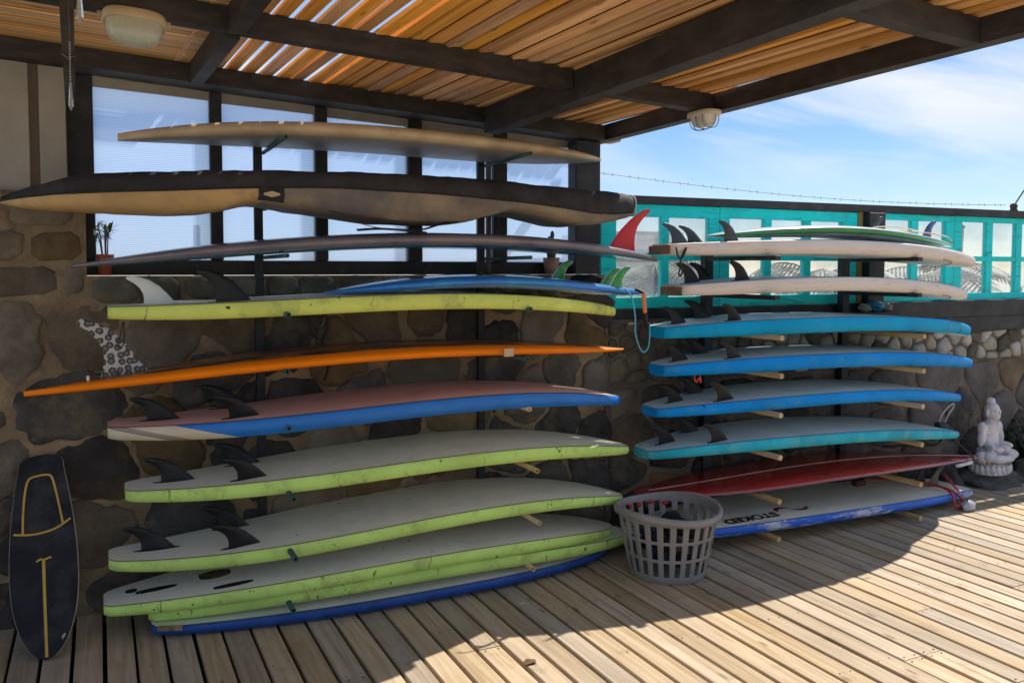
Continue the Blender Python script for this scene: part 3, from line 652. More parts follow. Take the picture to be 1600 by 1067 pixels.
# bagged board
bag = thing('board_bag', 'long black and tan padded board bag sagging on the left rack', 'board bag', (1.0, 3.78, 1.70))
ST = [(-0.335, 1.772, 1.764, 1.756, .01), (-0.30, 1.79, 1.768, 1.745, .07), (-0.251, 1.806, 1.773, 1.738, .12), (-0.15, 1.837, 1.784, 1.732, .18), (-0.067, 1.857, 1.789, 1.73, .215), (0.061, 1.873, 1.797, 1.727, .25), (0.254, 1.885, 1.807, 1.726, .28), (0.424, 1.894, 1.819, 1.741, .295), (0.558, 1.901, 1.828, 1.772, .30), (0.62, 1.904, 1.83, 1.775, .30), (0.748, 1.908, 1.836, 1.757, .305), (0.917, 1.914, 1.84, 1.735, .31), (1.1, 1.916, 1.837, 1.715, .31), (1.294, 1.917, 1.834, 1.708, .31), (1.485, 1.915, 1.827, 1.716, .305), (1.642, 1.911, 1.818, 1.753, .30), (1.743, 1.907, 1.813, 1.778, .30), (1.907, 1.9, 1.801, 1.761, .29), (2.046, 1.894, 1.788, 1.73, .28), (2.167, 1.89, 1.776, 1.724, .27), (2.26, 1.886, 1.776, 1.735, .26), (2.34, 1.882, 1.782, 1.748, .235), (2.40, 1.880, 1.788, 1.762, .215), (2.44, 1.874, 1.795, 1.778, .195)]
dense = spline([(a, bb, c) for a, bb, c, _, _ in ST], 4); dense2 = spline([(a, dd, e) for a, _, _, dd, e in ST], 4)
up, lo = [], []
for (x, zt, zs), (_, zb_, hw) in zip(dense, dense2):
    wr = lambda k: 0.006 * noise.noise(Vector((x * 7, k * 2.3, 0.4))) + 0.004 * noise.noise(Vector((x * 19, k * 5, 2)))
    if x > 2.2: wr = lambda k: 0.012 * noise.noise(Vector((x * 4, k * 9, 0.4))) + 0.006 * noise.noise(Vector((x * 12, k * 14, 2)))
    h = zt - zs; X = x - 1.0
    P = [(-hw * .97, zs), (-hw * 1.0, zs + h * .35), (-hw * .99, zs + h * .7), (-hw * .95, zt - .006), (-hw * .75, zt + .002), (-hw * .3, zt + .006), (hw * .3, zt + .006), (hw * .75, zt + .002), (hw * .95, zt - .006), (hw, zs + h * .5), (hw * .97, zs)]
    up.append([(X, y_ + (wr(k) if k < 4 else 0), z_ - 1.70 + (wr(k + 20) if 0 < k < 10 else 0)) for k, (y_, z_) in enumerate(P)])
    dd = zs - zb_
    Q = [(-hw * .97, zs), (-hw * .985, zs - dd * .5), (-hw * .88, zs - dd * .9), (-hw * .5, zs - dd), (0, zs - dd), (hw * .4, zs - dd * .95), (hw * .8, zs - dd * .6), (hw * .97, zs)]
    lo.append([(X, y_, z_ - 1.70 + (wr(k + 40) * .8 if 0 < k < 7 else 0)) for k, (y_, z_) in enumerate(Q)])
M_bagk = mat('black_nylon', (0.032, 0.029, 0.033), 0.7, 0.3, 8, bump=0.5, bscale=130, spec=0.3, grime=((0.06, 0.05, 0.045), 6, 0.5, 0.75))
M_bagt = mat('tan_canvas', (0.62, 0.40, 0.17), 0.8, 0.22, 3, bump=0.4, bscale=120, grime=((0.17, 0.13, 0.09), 3, 0.5, 0.7))
m = MB(); m.quad_grid(up); m.ngon(up[0]); m.ngon(up[-1]); m.build('side_panel', M_bagk, bag)
kb = min(range(len(lo)), key=lambda q: abs(lo[q][0][0] + 1 - 0.6)); m = MB(); m.quad_grid(lo[:kb + 1]); m.build('under_panel', M_bagt, bag)
m = MB(); m.quad_grid(lo[kb:]); m.build('under_panel', mat('grey_brown_canvas', (0.30, 0.235, 0.16), 0.8, 0.3, 3, bump=0.5, bscale=90, grime=((0.12, 0.11, 0.12), 2.5, 0.45, 0.65)), bag)
m = MB(); m.tube([(p[0][0], p[0][1] - .002, p[0][2]) for p in up], 0.0035, 6); m.build('seam_piping', M_bagk, bag)
def onbag(x, k0, f):   # point on the tan panel near x
    r = min(lo, key=lambda q: abs(q[0][0] + 1 - x)); a, c = Vector(r[k0]), Vector(r[k0 + 1]); return a.lerp(c, f)
pt = MB(); rows = []
for x in (0.575, 0.61, 0.65, 0.69): rows.append([onbag(x, 0, f) + Vector((0, -.004, -.003)) for f in (0.02, 0.35, 0.7)] + [onbag(x, 1, f) + Vector((0, -.004, -.003)) for f in (0.0, 0.4, 0.9)])
pt.quad_grid(rows); patch = pt.build('logo_patch', M_bagk, bag)
lg = MB(); q = [rows[1][1], rows[2][1], rows[2][3], rows[1][3]]
cpt = sum((Vector(v) for v in (rows[0][2], rows[3][2])), Vector()) / 2 + Vector((0, -.004, -.002))
ex = (Vector(rows[3][2]) - Vector(rows[0][2])) * .5; ez = (Vector(rows[1][0]) - Vector(rows[1][4])) * .5
def lp(u, v): return cpt + ex * u + ez * v
for A, B_ in (((-.62, 0), (0, .5)), ((0, .5), (.62, 0)), ((.62, 0), (0, -.5)), ((0, -.5), (-.62, 0)), ((-.3, .05), (.05, .22)), ((.05, .22), (.3, -.1)), ((-.25, -.12), (.1, -.08))):
    a, c = lp(*A), lp(*B_); n = (c - a).cross(Vector((0, 1, 0))).normalized() * .0035
    lg.ngon([a - n, c - n, c + n, a + n])
lg.build('logo_mark', mat('cream_print', (0.55, 0.42, 0.25), 0.7), patch)
st = MB(); st.ribbon(rel(spline([(0.86, 3.54, 1.752), (0.95, 3.53, 1.715), (1.06, 3.52, 1.683), (1.18, 3.52, 1.676), (1.28, 3.53, 1.678), (1.36, 3.545, 1.70), (1.46, 3.56, 1.722)]), (1.0, 3.78, 1.70)), (0, 0.03, 0.004), 0.003); st.build('strap', M_bagk, bag)
st = MB(); st.ribbon(rel(spline([(0.98, 3.50, 1.668), (1.08, 3.51, 1.676), (1.2, 3.52, 1.672), (1.3, 3.52, 1.664)]), (1.0, 3.78, 1.70)), (0, 0.025, 0.008), 0.003); st.build('strap', M_bagk, bag)
ed_ = MB(); P0 = up[-1]; ed_.tube([(p[0] + .004, p[1] * 1.02, p[2] + .001) for p in P0], 0.004, 6); ed_.build('lining_edge', mat('white_lining', (0.6, 0.58, 0.56), 0.7), bag)

b, zf, xm, zb = surfboard('surfboard', 'dark slate blue longboard with one tall red fin', 2.703, -0.092, 3.78, 0.56, 0.070, [(-0.092, 1.522), (0.91, 1.655), (1.5, 1.674), (2.1, 1.652), (2.703, 1.572)],
    [mat('slate_blue_deck', (0.11, 0.12, 0.17), 0.25, 0.25, 3, coat=0.5), mat('slate_brown_rail', (0.20, 0.175, 0.21), 0.25, 0.3, 4, coat=0.5, grime=((0.22, 0.15, 0.11), 4, 0.5, 0.7)), mat('deep_blue_bottom', (0.02, 0.19, 0.36), 0.2, 0.3, 3, coat=0.5)], 'glass', tail=0.1, pointy=True, nose_p=2.3, nose_q=1.35, tail_p=2.3)
M_red = mat('red_fin', (0.62, 0.02, 0.03), 0.35, 0.1, 6, spots=((0.7, 0.4, 0.4), 70, 0.76))
f = fin(b, 2.575 - xm, 0, zf(2.5) - .012, 0.185, 0.235, -1, [M_red], RFIN, plate=False, thick=0.012)

b5, zf, xm, zb = surfboard('foam_surfboard', 'lime railed foam board with one white and one black fin, under the small blue board', 0.026, 2.44, 3.78, 0.56, 0.062, [(0.026, 1.355), (0.91, 1.387), (1.60, 1.392), (2.44, 1.300)], [M_white, M_lime2, M_pale], slick=M_white)
fin(b5, 0.145 - xm, 0, zf(0.145), 0.145, 0.118, 1, [mat('white_fin', (0.72, 0.74, 0.68), 0.35, 0.05, 6)])
fin(b5, 0.41 - xm, -0.13, zf(0.41), 0.165, 0.135, 1, [M_fin])
MB().box(0.27 - xm, 0.44 - xm, -0.02, 0.02, zf(0.3) + .003, zf(0.3) + .012, .002).build('fin_box', M_white, b5)

b, zf, xm, zb = surfboard('shortboard', 'small glossy blue shortboard with green fins lying on the lime foam board', 2.511, 0.888, 3.70, 0.50, 0.064, [(0.888, 1.405), (1.35, 1.474), (1.95, 1.466), (2.511, 1.398)],
    [mat('pale_blue_deck', (0.35, 0.48, 0.68), 0.18, 0.25, 5, stretch=(1, 6, 1), coat=0.8), mat('glossy_blue_rail', (0.008, 0.19, 0.62), 0.18, 0.2, 5, coat=0.6, grime=((0.02, 0.3, 0.6), 4, 0.5, 0.7)), mat('blue_white_bottom', (0.4, 0.5, 0.65), 0.2, 0.1, 4, coat=0.6)], 'glass', tail=0.3, pointy=True, nose_p=2.2, nose_q=1.3, tail_p=2.2)
M_gfin = mat('green_honeycomb_fin', (0.01, 0.36, 0.05), 0.3, 0.25, 60, coat=0.5, grime=((0.0, 0.12, 0.03), 90, 0.5, 0.6)); M_gedge = mat('pale_fin_edge', (0.55, 0.68, 0.68), 0.3, 0.2, 60)
for X, y_, s_ in ((2.19, 0.14, 1.0), (2.41, 0.02, .9), (2.38, -0.12, .95)): fin(b, X - xm, y_, zf(X) - .006, 0.11 * s_, 0.115 * s_, -1, [M_gfin, M_gedge], plate=False)
pad = MB(); pad.ellipsoid((2.27 - xm, 0.1, zf(2.27) + 0.012), (0.085, 0.09, 0.035), sub=3, rough=0.3, seed=3); pad.build('tail_pad', mat('black_eva', (0.012, 0.012, 0.014), 0.8), b)
fl = MB(); fl.tube(rel(spline([(2.33, 3.50, 1.41), (2.345, 3.47, 1.37), (2.36, 3.46, 1.28), (2.365, 3.46, 1.18), (2.40, 3.455, 1.10), (2.44, 3.46, 1.12), (2.455, 3.47, 1.19), (2.46, 3.48, 1.24)]), (xm, 3.70, zb)), 0.0036, 6); fl.build('leash_cord', mat('light_blue_cord', (0.10, 0.50, 0.72), 0.35), b)
fl = MB(); fl.box(-.011, .011, -.004, .004, -.05, .05, .002); o_ = fl.build('leash_cuff', mat('orange_cuff', (0.75, 0.22, 0.07), 0.7), b); o_.location = Vector((2.435, 3.49, 1.338)) - Vector((xm, 3.70, zb)); o_.rotation_euler = (0, R(-6), 0)
fl = MB(); fl.tube([(0.0, 0, .0), (.004, 0, -.03), (.008, 0, -.07), (.012, 0, -.085)], [.010, .012, .010, .004], 8); o_ = fl.build('leash_swivel', M_fin, b); o_.location = Vector((2.441, 3.49, 1.287)) - Vector((xm, 3.70, zb))
fl = MB(); fl.tube(rel(spline([(2.40, 3.52, 1.405), (2.42, 3.50, 1.395), (2.43, 3.49, 1.385)]), (xm, 3.70, zb)), 0.008, 6); fl.build('leash_swivel', M_fin, b)

# orange longboard: dark scribbled art on the upper face
def art_mat():
    m = mat('orange_with_dark_art', (0.50, 0.20, 0.05), 0.35, 0.25, 3, coat=0.4, grime=((0.035, 0.03, 0.025), 2.6, 0.47, 0.53), stretch=(1, 4, 1)); return m
b, zf, xm, zb = surfboard('surfboard', 'orange longboard with a leopard print fin and dark painted art', -0.276, 2.507, 3.78, 0.56, 0.06, [(-0.276, 1.030), (0.91, 1.150), (1.71, 1.152), (2.507, 1.085)],
    [art_mat(), mat('bright_orange_rail', (1.0, 0.235, 0.0), 0.4, 0.08, 3, spec=0.2), mat('orange_bottom', (0.6, 0.16, 0.02), 0.35)], 'glass', tail=0.0, pointy=True, nose_p=2.4, nose_q=1.4, tail_p=2.0, rw=3)
MB().box(1.665 - xm, 1.715 - xm, -0.285, -0.277, zf(1.69) - .050, zf(1.69) - .012, .002).build('ding_tape', mat('cream_tape', (0.7, 0.5, 0.3), 0.6), b)
def leopard():
    m = bpy.data.materials.new('leopard_print'); m.use_nodes = True; t = m.node_tree; p = t.nodes['Principled BSDF']; L = t.links.new
    tcn = t.nodes.new('ShaderNodeTexCoord'); v = t.nodes.new('ShaderNodeTexVoronoi'); v.voronoi_dimensions = '2D'; v.inputs['Scale'].default_value = 34; v.inputs['Randomness'].default_value = 0.75; rt_ = t.nodes.new('ShaderNodeMapping'); rt_.inputs['Rotation'].default_value = (R(-90), 0, 0)
    nz = t.nodes.new('ShaderNodeTexNoise'); nz.inputs['Scale'].default_value = 40; mxv = t.nodes.new('ShaderNodeMixRGB'); mxv.inputs[0].default_value = 0.012
    L(tcn.outputs['Object'], nz.inputs['Vector']); L(tcn.outputs['Object'], mxv.inputs[1]); L(nz.outputs['Color'], mxv.inputs[2]); L(mxv.outputs[0], rt_.inputs[0]); L(rt_.outputs[0], v.inputs['Vector'])
    r = t.nodes.new('ShaderNodeValToRGB'); e = r.color_ramp.elements; e[0].position = 0.0; e[0].color = (0.16, 0.12, 0.10, 1); e[1].position = 0.24; e[1].color = (0.02, 0.018, 0.016, 1)
    for pos, c in ((0.20, (0.16, 0.12, 0.10, 1)), (0.43, (0.02, 0.018, 0.016, 1)), (0.48, (0.42, 0.40, 0.38, 1))): k = e.new(pos); k.color = c
    L(v.outputs['Distance'], r.inputs[0]); L(r.outputs[0], p.inputs['Base Color']); p.inputs['Roughness'].default_value = 0.4; return m
fin(b, 0.00 - xm, 0, zf(0.08) - .012, 0.195, 0.235, 1, [leopard()], LFIN, plate=False, thick=0.014)
k_ = MB(); k_.tube([(-0.05 - xm, -.03, zf(-.05) - .01), (-0.05 - xm, -.03, zf(-.05) + .018)], 0.006, 6); k_.build('leash_plug', M_white, b)

# pink topped board with blue rail and cream tail block
def pinkrail():
    m = bpy.data.materials.new('blue_rail_cream_tail'); m.use_nodes = True; t = m.node_tree; p = t.nodes['Principled BSDF']; L = t.links.new
    tcn = t.nodes.new('ShaderNodeTexCoord'); s = t.nodes.new('ShaderNodeSeparateXYZ'); L(tcn.outputs['Object'], s.inputs[0])
    a = t.nodes.new('ShaderNodeMath'); a.operation = 'MULTIPLY_ADD'; L(s.outputs['Z'], a.inputs[0]); a.inputs[1].default_value = 4.2; L(s.outputs['X'], a.inputs[2])
    mr = t.nodes.new('ShaderNodeMapRange'); L(a.outputs[0], mr.inputs[0]); mr.inputs[1].default_value = -1.23; mr.inputs[2].default_value = 1.66
    r = t.nodes.new('ShaderNodeValToRGB'); r.color_ramp.interpolation = 'CONSTANT'; e = r.color_ramp.elements; cream = (0.62, 0.53, 0.38, 1); blue = (0.008, 0.17, 0.56, 1); grey = (0.3, 0.25, 0.2, 1)
    e[0].position = 0; e[0].color = cream; e[1].position = 0.155; e[1].color = (0.06, 0.05, 0.05, 1)
    for pos, c in ((0.158, grey), (0.18, (0.06, 0.05, 0.05, 1)), (0.183, cream), (0.245, blue), (0.955, cream)): k = e.new(pos); k.color = c
    nz = t.nodes.new('ShaderNodeTexNoise'); nz.inputs['Scale'].default_value = 8; L(tcn.outputs['Object'], nz.inputs['Vector'])
    mm = t.nodes.new('ShaderNodeMapRange'); L(nz.outputs[0], mm.inputs[0]); mm.inputs[3].default_value = 0.7; mm.inputs[4].default_value = 1.25
    hv = t.nodes.new('ShaderNodeHueSaturation'); L(mm.outputs[0], hv.inputs['Value']); L(mr.outputs[0], r.inputs[0]); L(r.outputs[0], hv.inputs['Color']); L(hv.outputs[0], p.inputs['Base Color']); p.inputs['Roughness'].default_value = 0.45; return m
b, zf, xm, zb = surfboard('foam_surfboard', 'foam board with salmon pink face, blue rail and cream tail', 0.016, 2.475, 3.78, 0.56, 0.066, [(0.016, .877), (.91, .907), (1.6, .927), (2.475, .832)], [M_pink, pinkrail(), M_pale], slick=M_pink)
thruster(b, zf, xm, 0.016, 1, base=0.158, hgt=0.107)
for nm, lab, xt, xn, zp, th, ml in (
    ('foam_surfboard', 'lime railed foam board with three fins directly below the pink one', 0.075, 2.528, [(.075, .614), (.9, .643), (1.81, .660), (2.528, .562)], 0.06, M_lime),
    ('foam_surfboard', 'lime railed foam board with three fins, second below the pink one', 0.008, 2.491, [(.008, .339), (.9, .368), (1.82, .401), (2.491, .302)], 0.055, M_lime)):
    b, zf, xm, zb = surfboard(nm, lab, xt, xn, 3.78, 0.57, th, zp, [M_white, ml, M_pale], slick=M_white)
    thruster(b, zf, xm, xt, 1, base=0.152, hgt=0.104)
b, zf, xm, zb = surfboard('foam_surfboard', 'lime railed foam board with empty black fin slots and an oval sticker', -0.014, 2.427, 3.775, 0.58, 0.054, [(-.014, .158), (.9, .214), (1.71, .220), (2.427, .146)], [M_white, M_lime, M_pale], slick=M_white)
def slot(root, x, y, L, w_, z, m):
    s = MB(); s.lathe([(0.001, 0.0016), (0.9, 0.0016), (1.0, 0.0)], 18); s.v = [(max(-1, min(1, vx * 1.25)) * L / 2, vy * w_ / 2, vz) for vx, vy, vz in s.v]; o = s.build('fin_slot', m, root); o.location = (x, y, z + .0024); o.rotation_euler = (0, math.atan(-0.05), 0); return o
M_slot = mat('black_slot', (0.008, 0.008, 0.01), 0.5)
slot(b, 0.185 - xm, -.01, 0.16, 0.044, zf(.185), M_slot); slot(b, 0.09 - xm, 0.03, 0.045, 0.046, zf(.09), M_slot)
slot(b, 0.475 - xm, -.15, 0.16, 0.042, zf(.475), M_slot); slot(b, 0.47 - xm, .15, 0.16, 0.042, zf(.47), M_slot)
o_ = slot(b, 0.42 - xm, 0.02, 0.13, 0.10, zf(.42), mat('gold_black_oval_print', (0.16, 0.12, 0.03), 0.5, 0.5, 30, col2=(0.03, 0.025, 0.015))); o_.name = 'oval_sticker'
b, zf, xm, zb = surfboard('foam_surfboard', 'lime railed foam board squeezed beneath the one with the oval sticker', 0.152, 2.55, 3.80, 0.57, 0.056, [(.152, .098), (.9, .156), (1.6, .162), (2.55, .092)], [M_white, M_lime, M_pale], slick=M_white)
b, zf, xm, zb = surfboard('foam_surfboard', 'white foam board with deep blue rail lying on the deck under the lime boards', 0.161, 2.43, 3.80, 0.57, 0.044, [(.161, .05), (.9, .058), (1.6, .062), (2.43, .052)], [M_white, mat('deep_blue_foam_rail', (0.012, 0.065, 0.30), 0.5, 0.2, 4, grime=((0.02, 0.10, 0.32), 7, 0.5, 0.7)), M_pale], slick=M_white, tail=0.5)
ch = MB(); ch.box(0.0, 0.10, -0.004, 0.003, -0.012, 0.012, .003); o_ = ch.build('torn_patch', mat('exposed_brown_foam', (0.30, 0.19, 0.11), 0.9, 0.4, 20), b); o_.location = (0.18 - xm, -.160, .043 + .006); o_.rotation_euler = (0, 0, R(-22))

# ---- right rack, from top to bottom
YR = 3.73
b, zf, xm, zb = surfboard('shortboard', 'white board with green rail and blue fin resting on the topmost pinkish board', 4.935, 2.994, 3.70, 0.48, 0.064, [(2.994, 1.692), (3.4, 1.744), (4.2, 1.746), (4.935, 1.672)],
    [mat('glossy_white_deck', (0.8, 0.82, 0.78), 0.2, 0.05, 4, coat=0.6), mat('green_rail', (0.03, 0.22, 0.04), 0.22, 0.25, 5, coat=0.7), mat('white_bottom', (0.7, 0.72, 0.7), 0.3)], 'glass', tail=0.2, pointy=True, nose_p=2.3, nose_q=1.4, tail_p=2.2, rw=1)
M_bfin = mat('blue_black_fin', (0.01, 0.10, 0.42), 0.3, 0.3, 25, coat=0.4, grime=((0.008, 0.008, 0.012), 30, 0.5, 0.55))
fin(b, 4.67 - xm, -.10, zf(4.67) - .006, 0.10, 0.11, -1, [M_bfin, M_fin], plate=False); fin(b, 4.46 - xm, .12, zf(4.46) - .006, 0.11, 0.12, -1, [M_fing], plate=False)
lc = MB(); lc.tube(rel(spline([(4.60, 3.60, 1.728), (4.40, 3.56, 1.752), (4.22, 3.54, 1.758), (4.10, 3.55, 1.752), (4.12, 3.58, 1.738), (4.28, 3.58, 1.738), (4.46, 3.56, 1.735), (4.60, 3.53, 1.722), (4.64, 3.47, 1.70), (4.66, 3.455, 1.672)]), (xm, 3.70, zb)), 0.004, 6); lc.build('leash_cord', mat('cream_cord', (0.75, 0.58, 0.38), 0.5), b)
def woodrail(n): return mat(n, (0.80, 0.70, 0.63), 0.55, 0.1, 4, stretch=(1, 1, 9), bump=0.2, bscale=30, grime=((0.56, 0.40, 0.31), 4, 0.5, 0.75), spots=((0.2, 0.13, 0.1), 20, 0.70))
M_tailb = mat('brown_tail_block', (0.26, 0.16, 0.10), 0.6, 0.3, 16, stretch=(6, 1, 1))
for lab, xt, xn, zp, sd_ in (('pinkish worn foam board topmost on the right rack, carrying the green railed board', 2.70, 5.197, [(2.70, 1.640), (3.38, 1.666), (4.17, 1.662), (5.197, 1.566)], 0),
                        ('pinkish worn foam board second from the top of the right rack', 2.78, 5.123, [(2.78, 1.420), (3.38, 1.456), (4.2, 1.452), (5.123, 1.352)], 1)):
    b, zf, xm, zb = surfboard('foam_surfboard', lab, xt, xn, YR, 0.56, 0.07, zp, [M_slk, woodrail('pink_beige_rail_%d' % sd_), M_pale], slick=M_slk, tail=0.36)
    thruster(b, zf, xm, xt, 1, base=0.125, hgt=0.108, m=[M_fing if sd_ == 0 else M_fin], cx=0.06, sx=0.30)
    h = 0.56 * .36 / 2
    MB().box(xt - xm - .006, xt - xm - .001, -h + .005, h - .005, zf(xt) - .055, zf(xt) - .008, .002).build('tail_block', M_tailb, b)
    pn = MB(); pn.tube(rel([(4.62 + k * .05, YR - 0.56 / 2 * 1.0 + 0.03 + .006 * k * k, zf(4.62 + k * .05) + zb - .072) for k in range(9)], (xm, YR, zb)), 0.002, 5); pn.build('pinline', M_slot, b)
for lab, xt, xn, zp, th, mr_ in (
    ('blue railed foam board third from the top of the right rack, below the windows', 2.685, 5.17, [(2.685, 1.197), (3.15, 1.228), (3.67, 1.237), (4.5, 1.212), (5.17, 1.114)], 0.076, M_sky),
    ('blue railed foam board fourth from the top of the right rack', 2.685, 5.198, [(2.685, .992), (3.15, 1.024), (3.68, 1.031), (4.5, 1.0), (5.198, .898)], 0.073, M_sky2),
    ('blue railed foam board fifth from the top of the right rack, above the cyan one', 2.64, 5.092, [(2.64, .768), (3.15, .80), (3.68, .810), (4.5, .772), (5.092, .676)], 0.062, M_sky2),
    ('faded cyan railed foam board directly above the red longboard', 2.59, 5.082, [(2.59, .545), (3.15, .58), (3.69, .580), (4.5, .53), (5.082, .436)], 0.06, M_cyan)):
    b, zf, xm, zb = surfboard('foam_surfboard', lab, xt, xn, YR, 0.56, th, zp, [M_slk, mr_, M_pale], slick=M_slk, tail=0.34)
    thruster(b, zf, xm, xt, 1, base=0.138, hgt=0.105, cx=0.10, sx=0.34)
    if 'fourth' in lab:
        rg = MB(); rg.tube(rel(spline([(2.86, 3.62, .955), (2.845, 3.61, .93), (2.85, 3.6, .905), (2.87, 3.6, .925), (2.88, 3.6, .90), (2.875, 3.6, .94)]), (xm, YR, zb)), 0.004, 6); rg.build('leash_string', mat('red_string', (0.8, 0.08, 0.04), 0.5), b)
# red longboard
b, zf, xm, zb = surfboard('surfboard', 'dark red longboard with blue pinline, second from the bottom of the right rack', 5.38, 2.56, 3.75, 0.56, 0.05, [(2.56, .310), (3.1, .318), (3.69, .332), (4.5, .315), (5.38, .232)],
    [mat('deep_red_deck', (0.42, 0.016, 0.022), 0.2, 0.25, 2.5, coat=0.7, grime=((0.26, 0.05, 0.045), 2, 0.5, 0.72)), mat('slate_blue_pinline', (0.07, 0.12, 0.24), 0.25, 0.2, 5, coat=0.5), mat('olive_tan_bottom', (0.26, 0.21, 0.12), 0.35)], 'glass', tail=0.03, pointy=True, nose_p=2.4, nose_q=1.75, tail_p=1.8, ns=52, rw=0)
sg = MB(); sg.tube([(x_ - xm, 0, zf(x_) + .0005) for x_ in [2.65 + k * .1 for k in range(28)]], 0.003, 5); sg.build('stringer_line', mat('pale_stringer', (0.5, 0.4, 0.34), 0.4), b)
tl = MB(); tl.tube([(4.86 - xm, -.225, zf(4.86) - .024), (5.0 - xm, -.18, zf(5.0) - .022), (5.12 - xm, -.135, zf(5.12) - .02)], 0.012, 8); tl.build('white_tail_rail', mat('white_tail_paint', (0.72, 0.7, 0.7), 0.3), b)
M_cord = mat('black_leash', (0.015, 0.015, 0.017), 0.5)
lc = MB(); lc.tube(rel(spline([(4.60, 3.86, .345), (4.72, 3.78, .355), (4.80, 3.70, .36), (4.88, 3.66, .375), (4.95, 3.70, .42), (4.90, 3.76, .46), (4.80, 3.74, .43), (4.84, 3.68, .40), (4.98, 3.66, .42), (5.08, 3.67, .36), (5.16, 3.66, .30), (5.2, 3.645, .265), (5.205, 3.64, .24)]), (xm, YR, zb)), 0.006, 6); lc.build('leash_cord', M_cord, b)
lc = MB(); lc.ellipsoid(Vector((5.03, 3.75, .455)) - Vector((xm, YR, zb)), (.06, .03, .035), sub=3, rough=.4, seed=2, rot=(0, .3, 0)); lc.ellipsoid(Vector((5.1, 3.75, .435)) - Vector((xm, YR, zb)), (.028, .025, .022), sub=2, rough=.3, seed=5); lc.build('leash_cuff', M_cord, b)
lc = MB(); lc.tube(rel(spline([(5.02, 3.77, .47), (5.06, 3.77, .54), (5.13, 3.77, .59), (5.17, 3.77, .60), (5.165, 3.77, .575), (5.12, 3.77, .53), (5.08, 3.77, .47)]), (xm, YR, zb)), 0.005, 6); lc.build('clear_cord', mat('clear_white_cord', (0.55, 0.62, 0.62), 0.2), b)
# bottom right board, tail at the right, printed word upside down
def r9rail(): return mat('blue_white_worn_rail', (0.015, 0.13, 0.62), 0.45, 0.15, 2, stretch=(1, 1, 4), grime=((0.52, 0.52, 0.58), 3.2, 0.5, 0.6), spots=((0.7, 0.7, 0.72), 14, 0.72))
b, zf, xm, zb = surfboard('foam_surfboard', 'white foam board with worn blue rail and printed word, lowest on the right rack', 5.10, 2.48, YR, 0.57, 0.05, [(2.48, .105), (2.95, .128), (3.7, .128), (4.5, .105), (5.10, .072)], [M_white, r9rail(), M_pale], slick=M_white, tail=0.58)
fin(b, 4.93 - xm, -0.02, zf(4.9), 0.12, 0.14, -1, [mat('olive_fin', (0.10, 0.085, 0.05), 0.4)], RFIN); fin(b, 4.98 - xm, 0.12, zf(4.95), 0.12, 0.13, -1, [M_fin], RFIN)
M_rcord = mat('red_leash', (0.50, 0.03, 0.02), 0.4)
lc = MB(); lc.tube(rel(spline([(4.42, 3.86, .15), (4.60, 3.78, .145), (4.76, 3.70, .13), (4.80, 3.58, .12), (4.78, 3.50, .095), (4.78, 3.475, .03), (4.83, 3.48, .01), (4.90, 3.52, .05), (4.92, 3.56, .09), (4.92, 3.66, .17)]), (xm, YR, zb)), 0.007, 6); lc.build('leash_cord', M_rcord, b)
lc = MB(); lc.tube(rel(spline([(4.78, 3.66, .125), (4.83, 3.56, .11), (4.86, 3.50, .07), (4.87, 3.48, .02), (4.82, 3.47, .008)]), (xm, YR, zb)), 0.007, 6); lc.build('leash_cord', M_rcord, b)
lc = MB(); lc.box(4.34 - xm, 4.43 - xm, .12, .17, zf(4.4) + .003, zf(4.4) + .04, .008); lc.build('leash_cuff', mat('dark_red_cuff', (0.10, 0.03, 0.025), 0.7), b)
lc = MB(); lc.ellipsoid(Vector((4.86, 3.44, .03)) - Vector((xm, YR, zb)), (.05, .03, .035), sub=3, rough=.5, seed=8, freq=3); lc.build('plastic_wrap', mat('frosted_plastic', (0.6, 0.63, 0.66), 0.25), b)
def text_part(body, size, parent, loc, rot, m, name, shear=0.0, offset=0.0):
    cu = bpy.data.curves.new(name, 'FONT'); cu.body = body; cu.size = size; cu.shear = shear; cu.extrude = 0.0005; cu.offset = offset; cu.align_x = 'CENTER'; cu.align_y = 'CENTER'
    to = bpy.data.objects.new('tmp', cu); COL.objects.link(to); bpy.context.view_layer.update()
    me = bpy.data.meshes.new_from_object(to.evaluated_get(bpy.context.evaluated_depsgraph_get())); bpy.data.objects.remove(to)
    me.materials.clear(); me.materials.append(m); o = bpy.data.objects.new(name, me); COL.objects.link(o); o.parent = parent; o.location = loc; o.rotation_euler = rot; return o
M_ink = mat('black_ink', (0.02, 0.02, 0.024), 0.5)
text_part('STOKED', 0.098, b, (3.215 - xm, -0.165, zf(3.215) + .0035), (0, 0, R(180)), M_ink, 'printed_word', 0.15, 0.004)
sw = MB()
for cxy, a0, a1, r0, wid in (((3.49, -.13), 200, 20, .045, .016), ((3.60, -.115), 180, 360, .045, .014)):
    pts_ = [(cxy[0] - xm + r0 * 1.25 * math.cos(R(a0 + (a1 - a0) * k / 12)), cxy[1] + r0 * math.sin(R(a0 + (a1 - a0) * k / 12))) for k in range(13)]
    for k in range(12):
        p, q = Vector((*pts_[k], zf(3.5) + .0034)), Vector((*pts_[k + 1], zf(3.5) + .0034)); n = (q - p).cross(Vector((0, 0, 1))).normalized()
        w0, w1 = wid * math.sin(math.pi * (k + .3) / 12.6), wid * math.sin(math.pi * (k + 1.3) / 13.6)
        sw.ngon([p - n * w0, q - n * w1, q + n * w1, p + n * w0])
sw.build('printed_logo', mat('dark_red_ink', (0.35, 0.02, 0.02), 0.5), b)

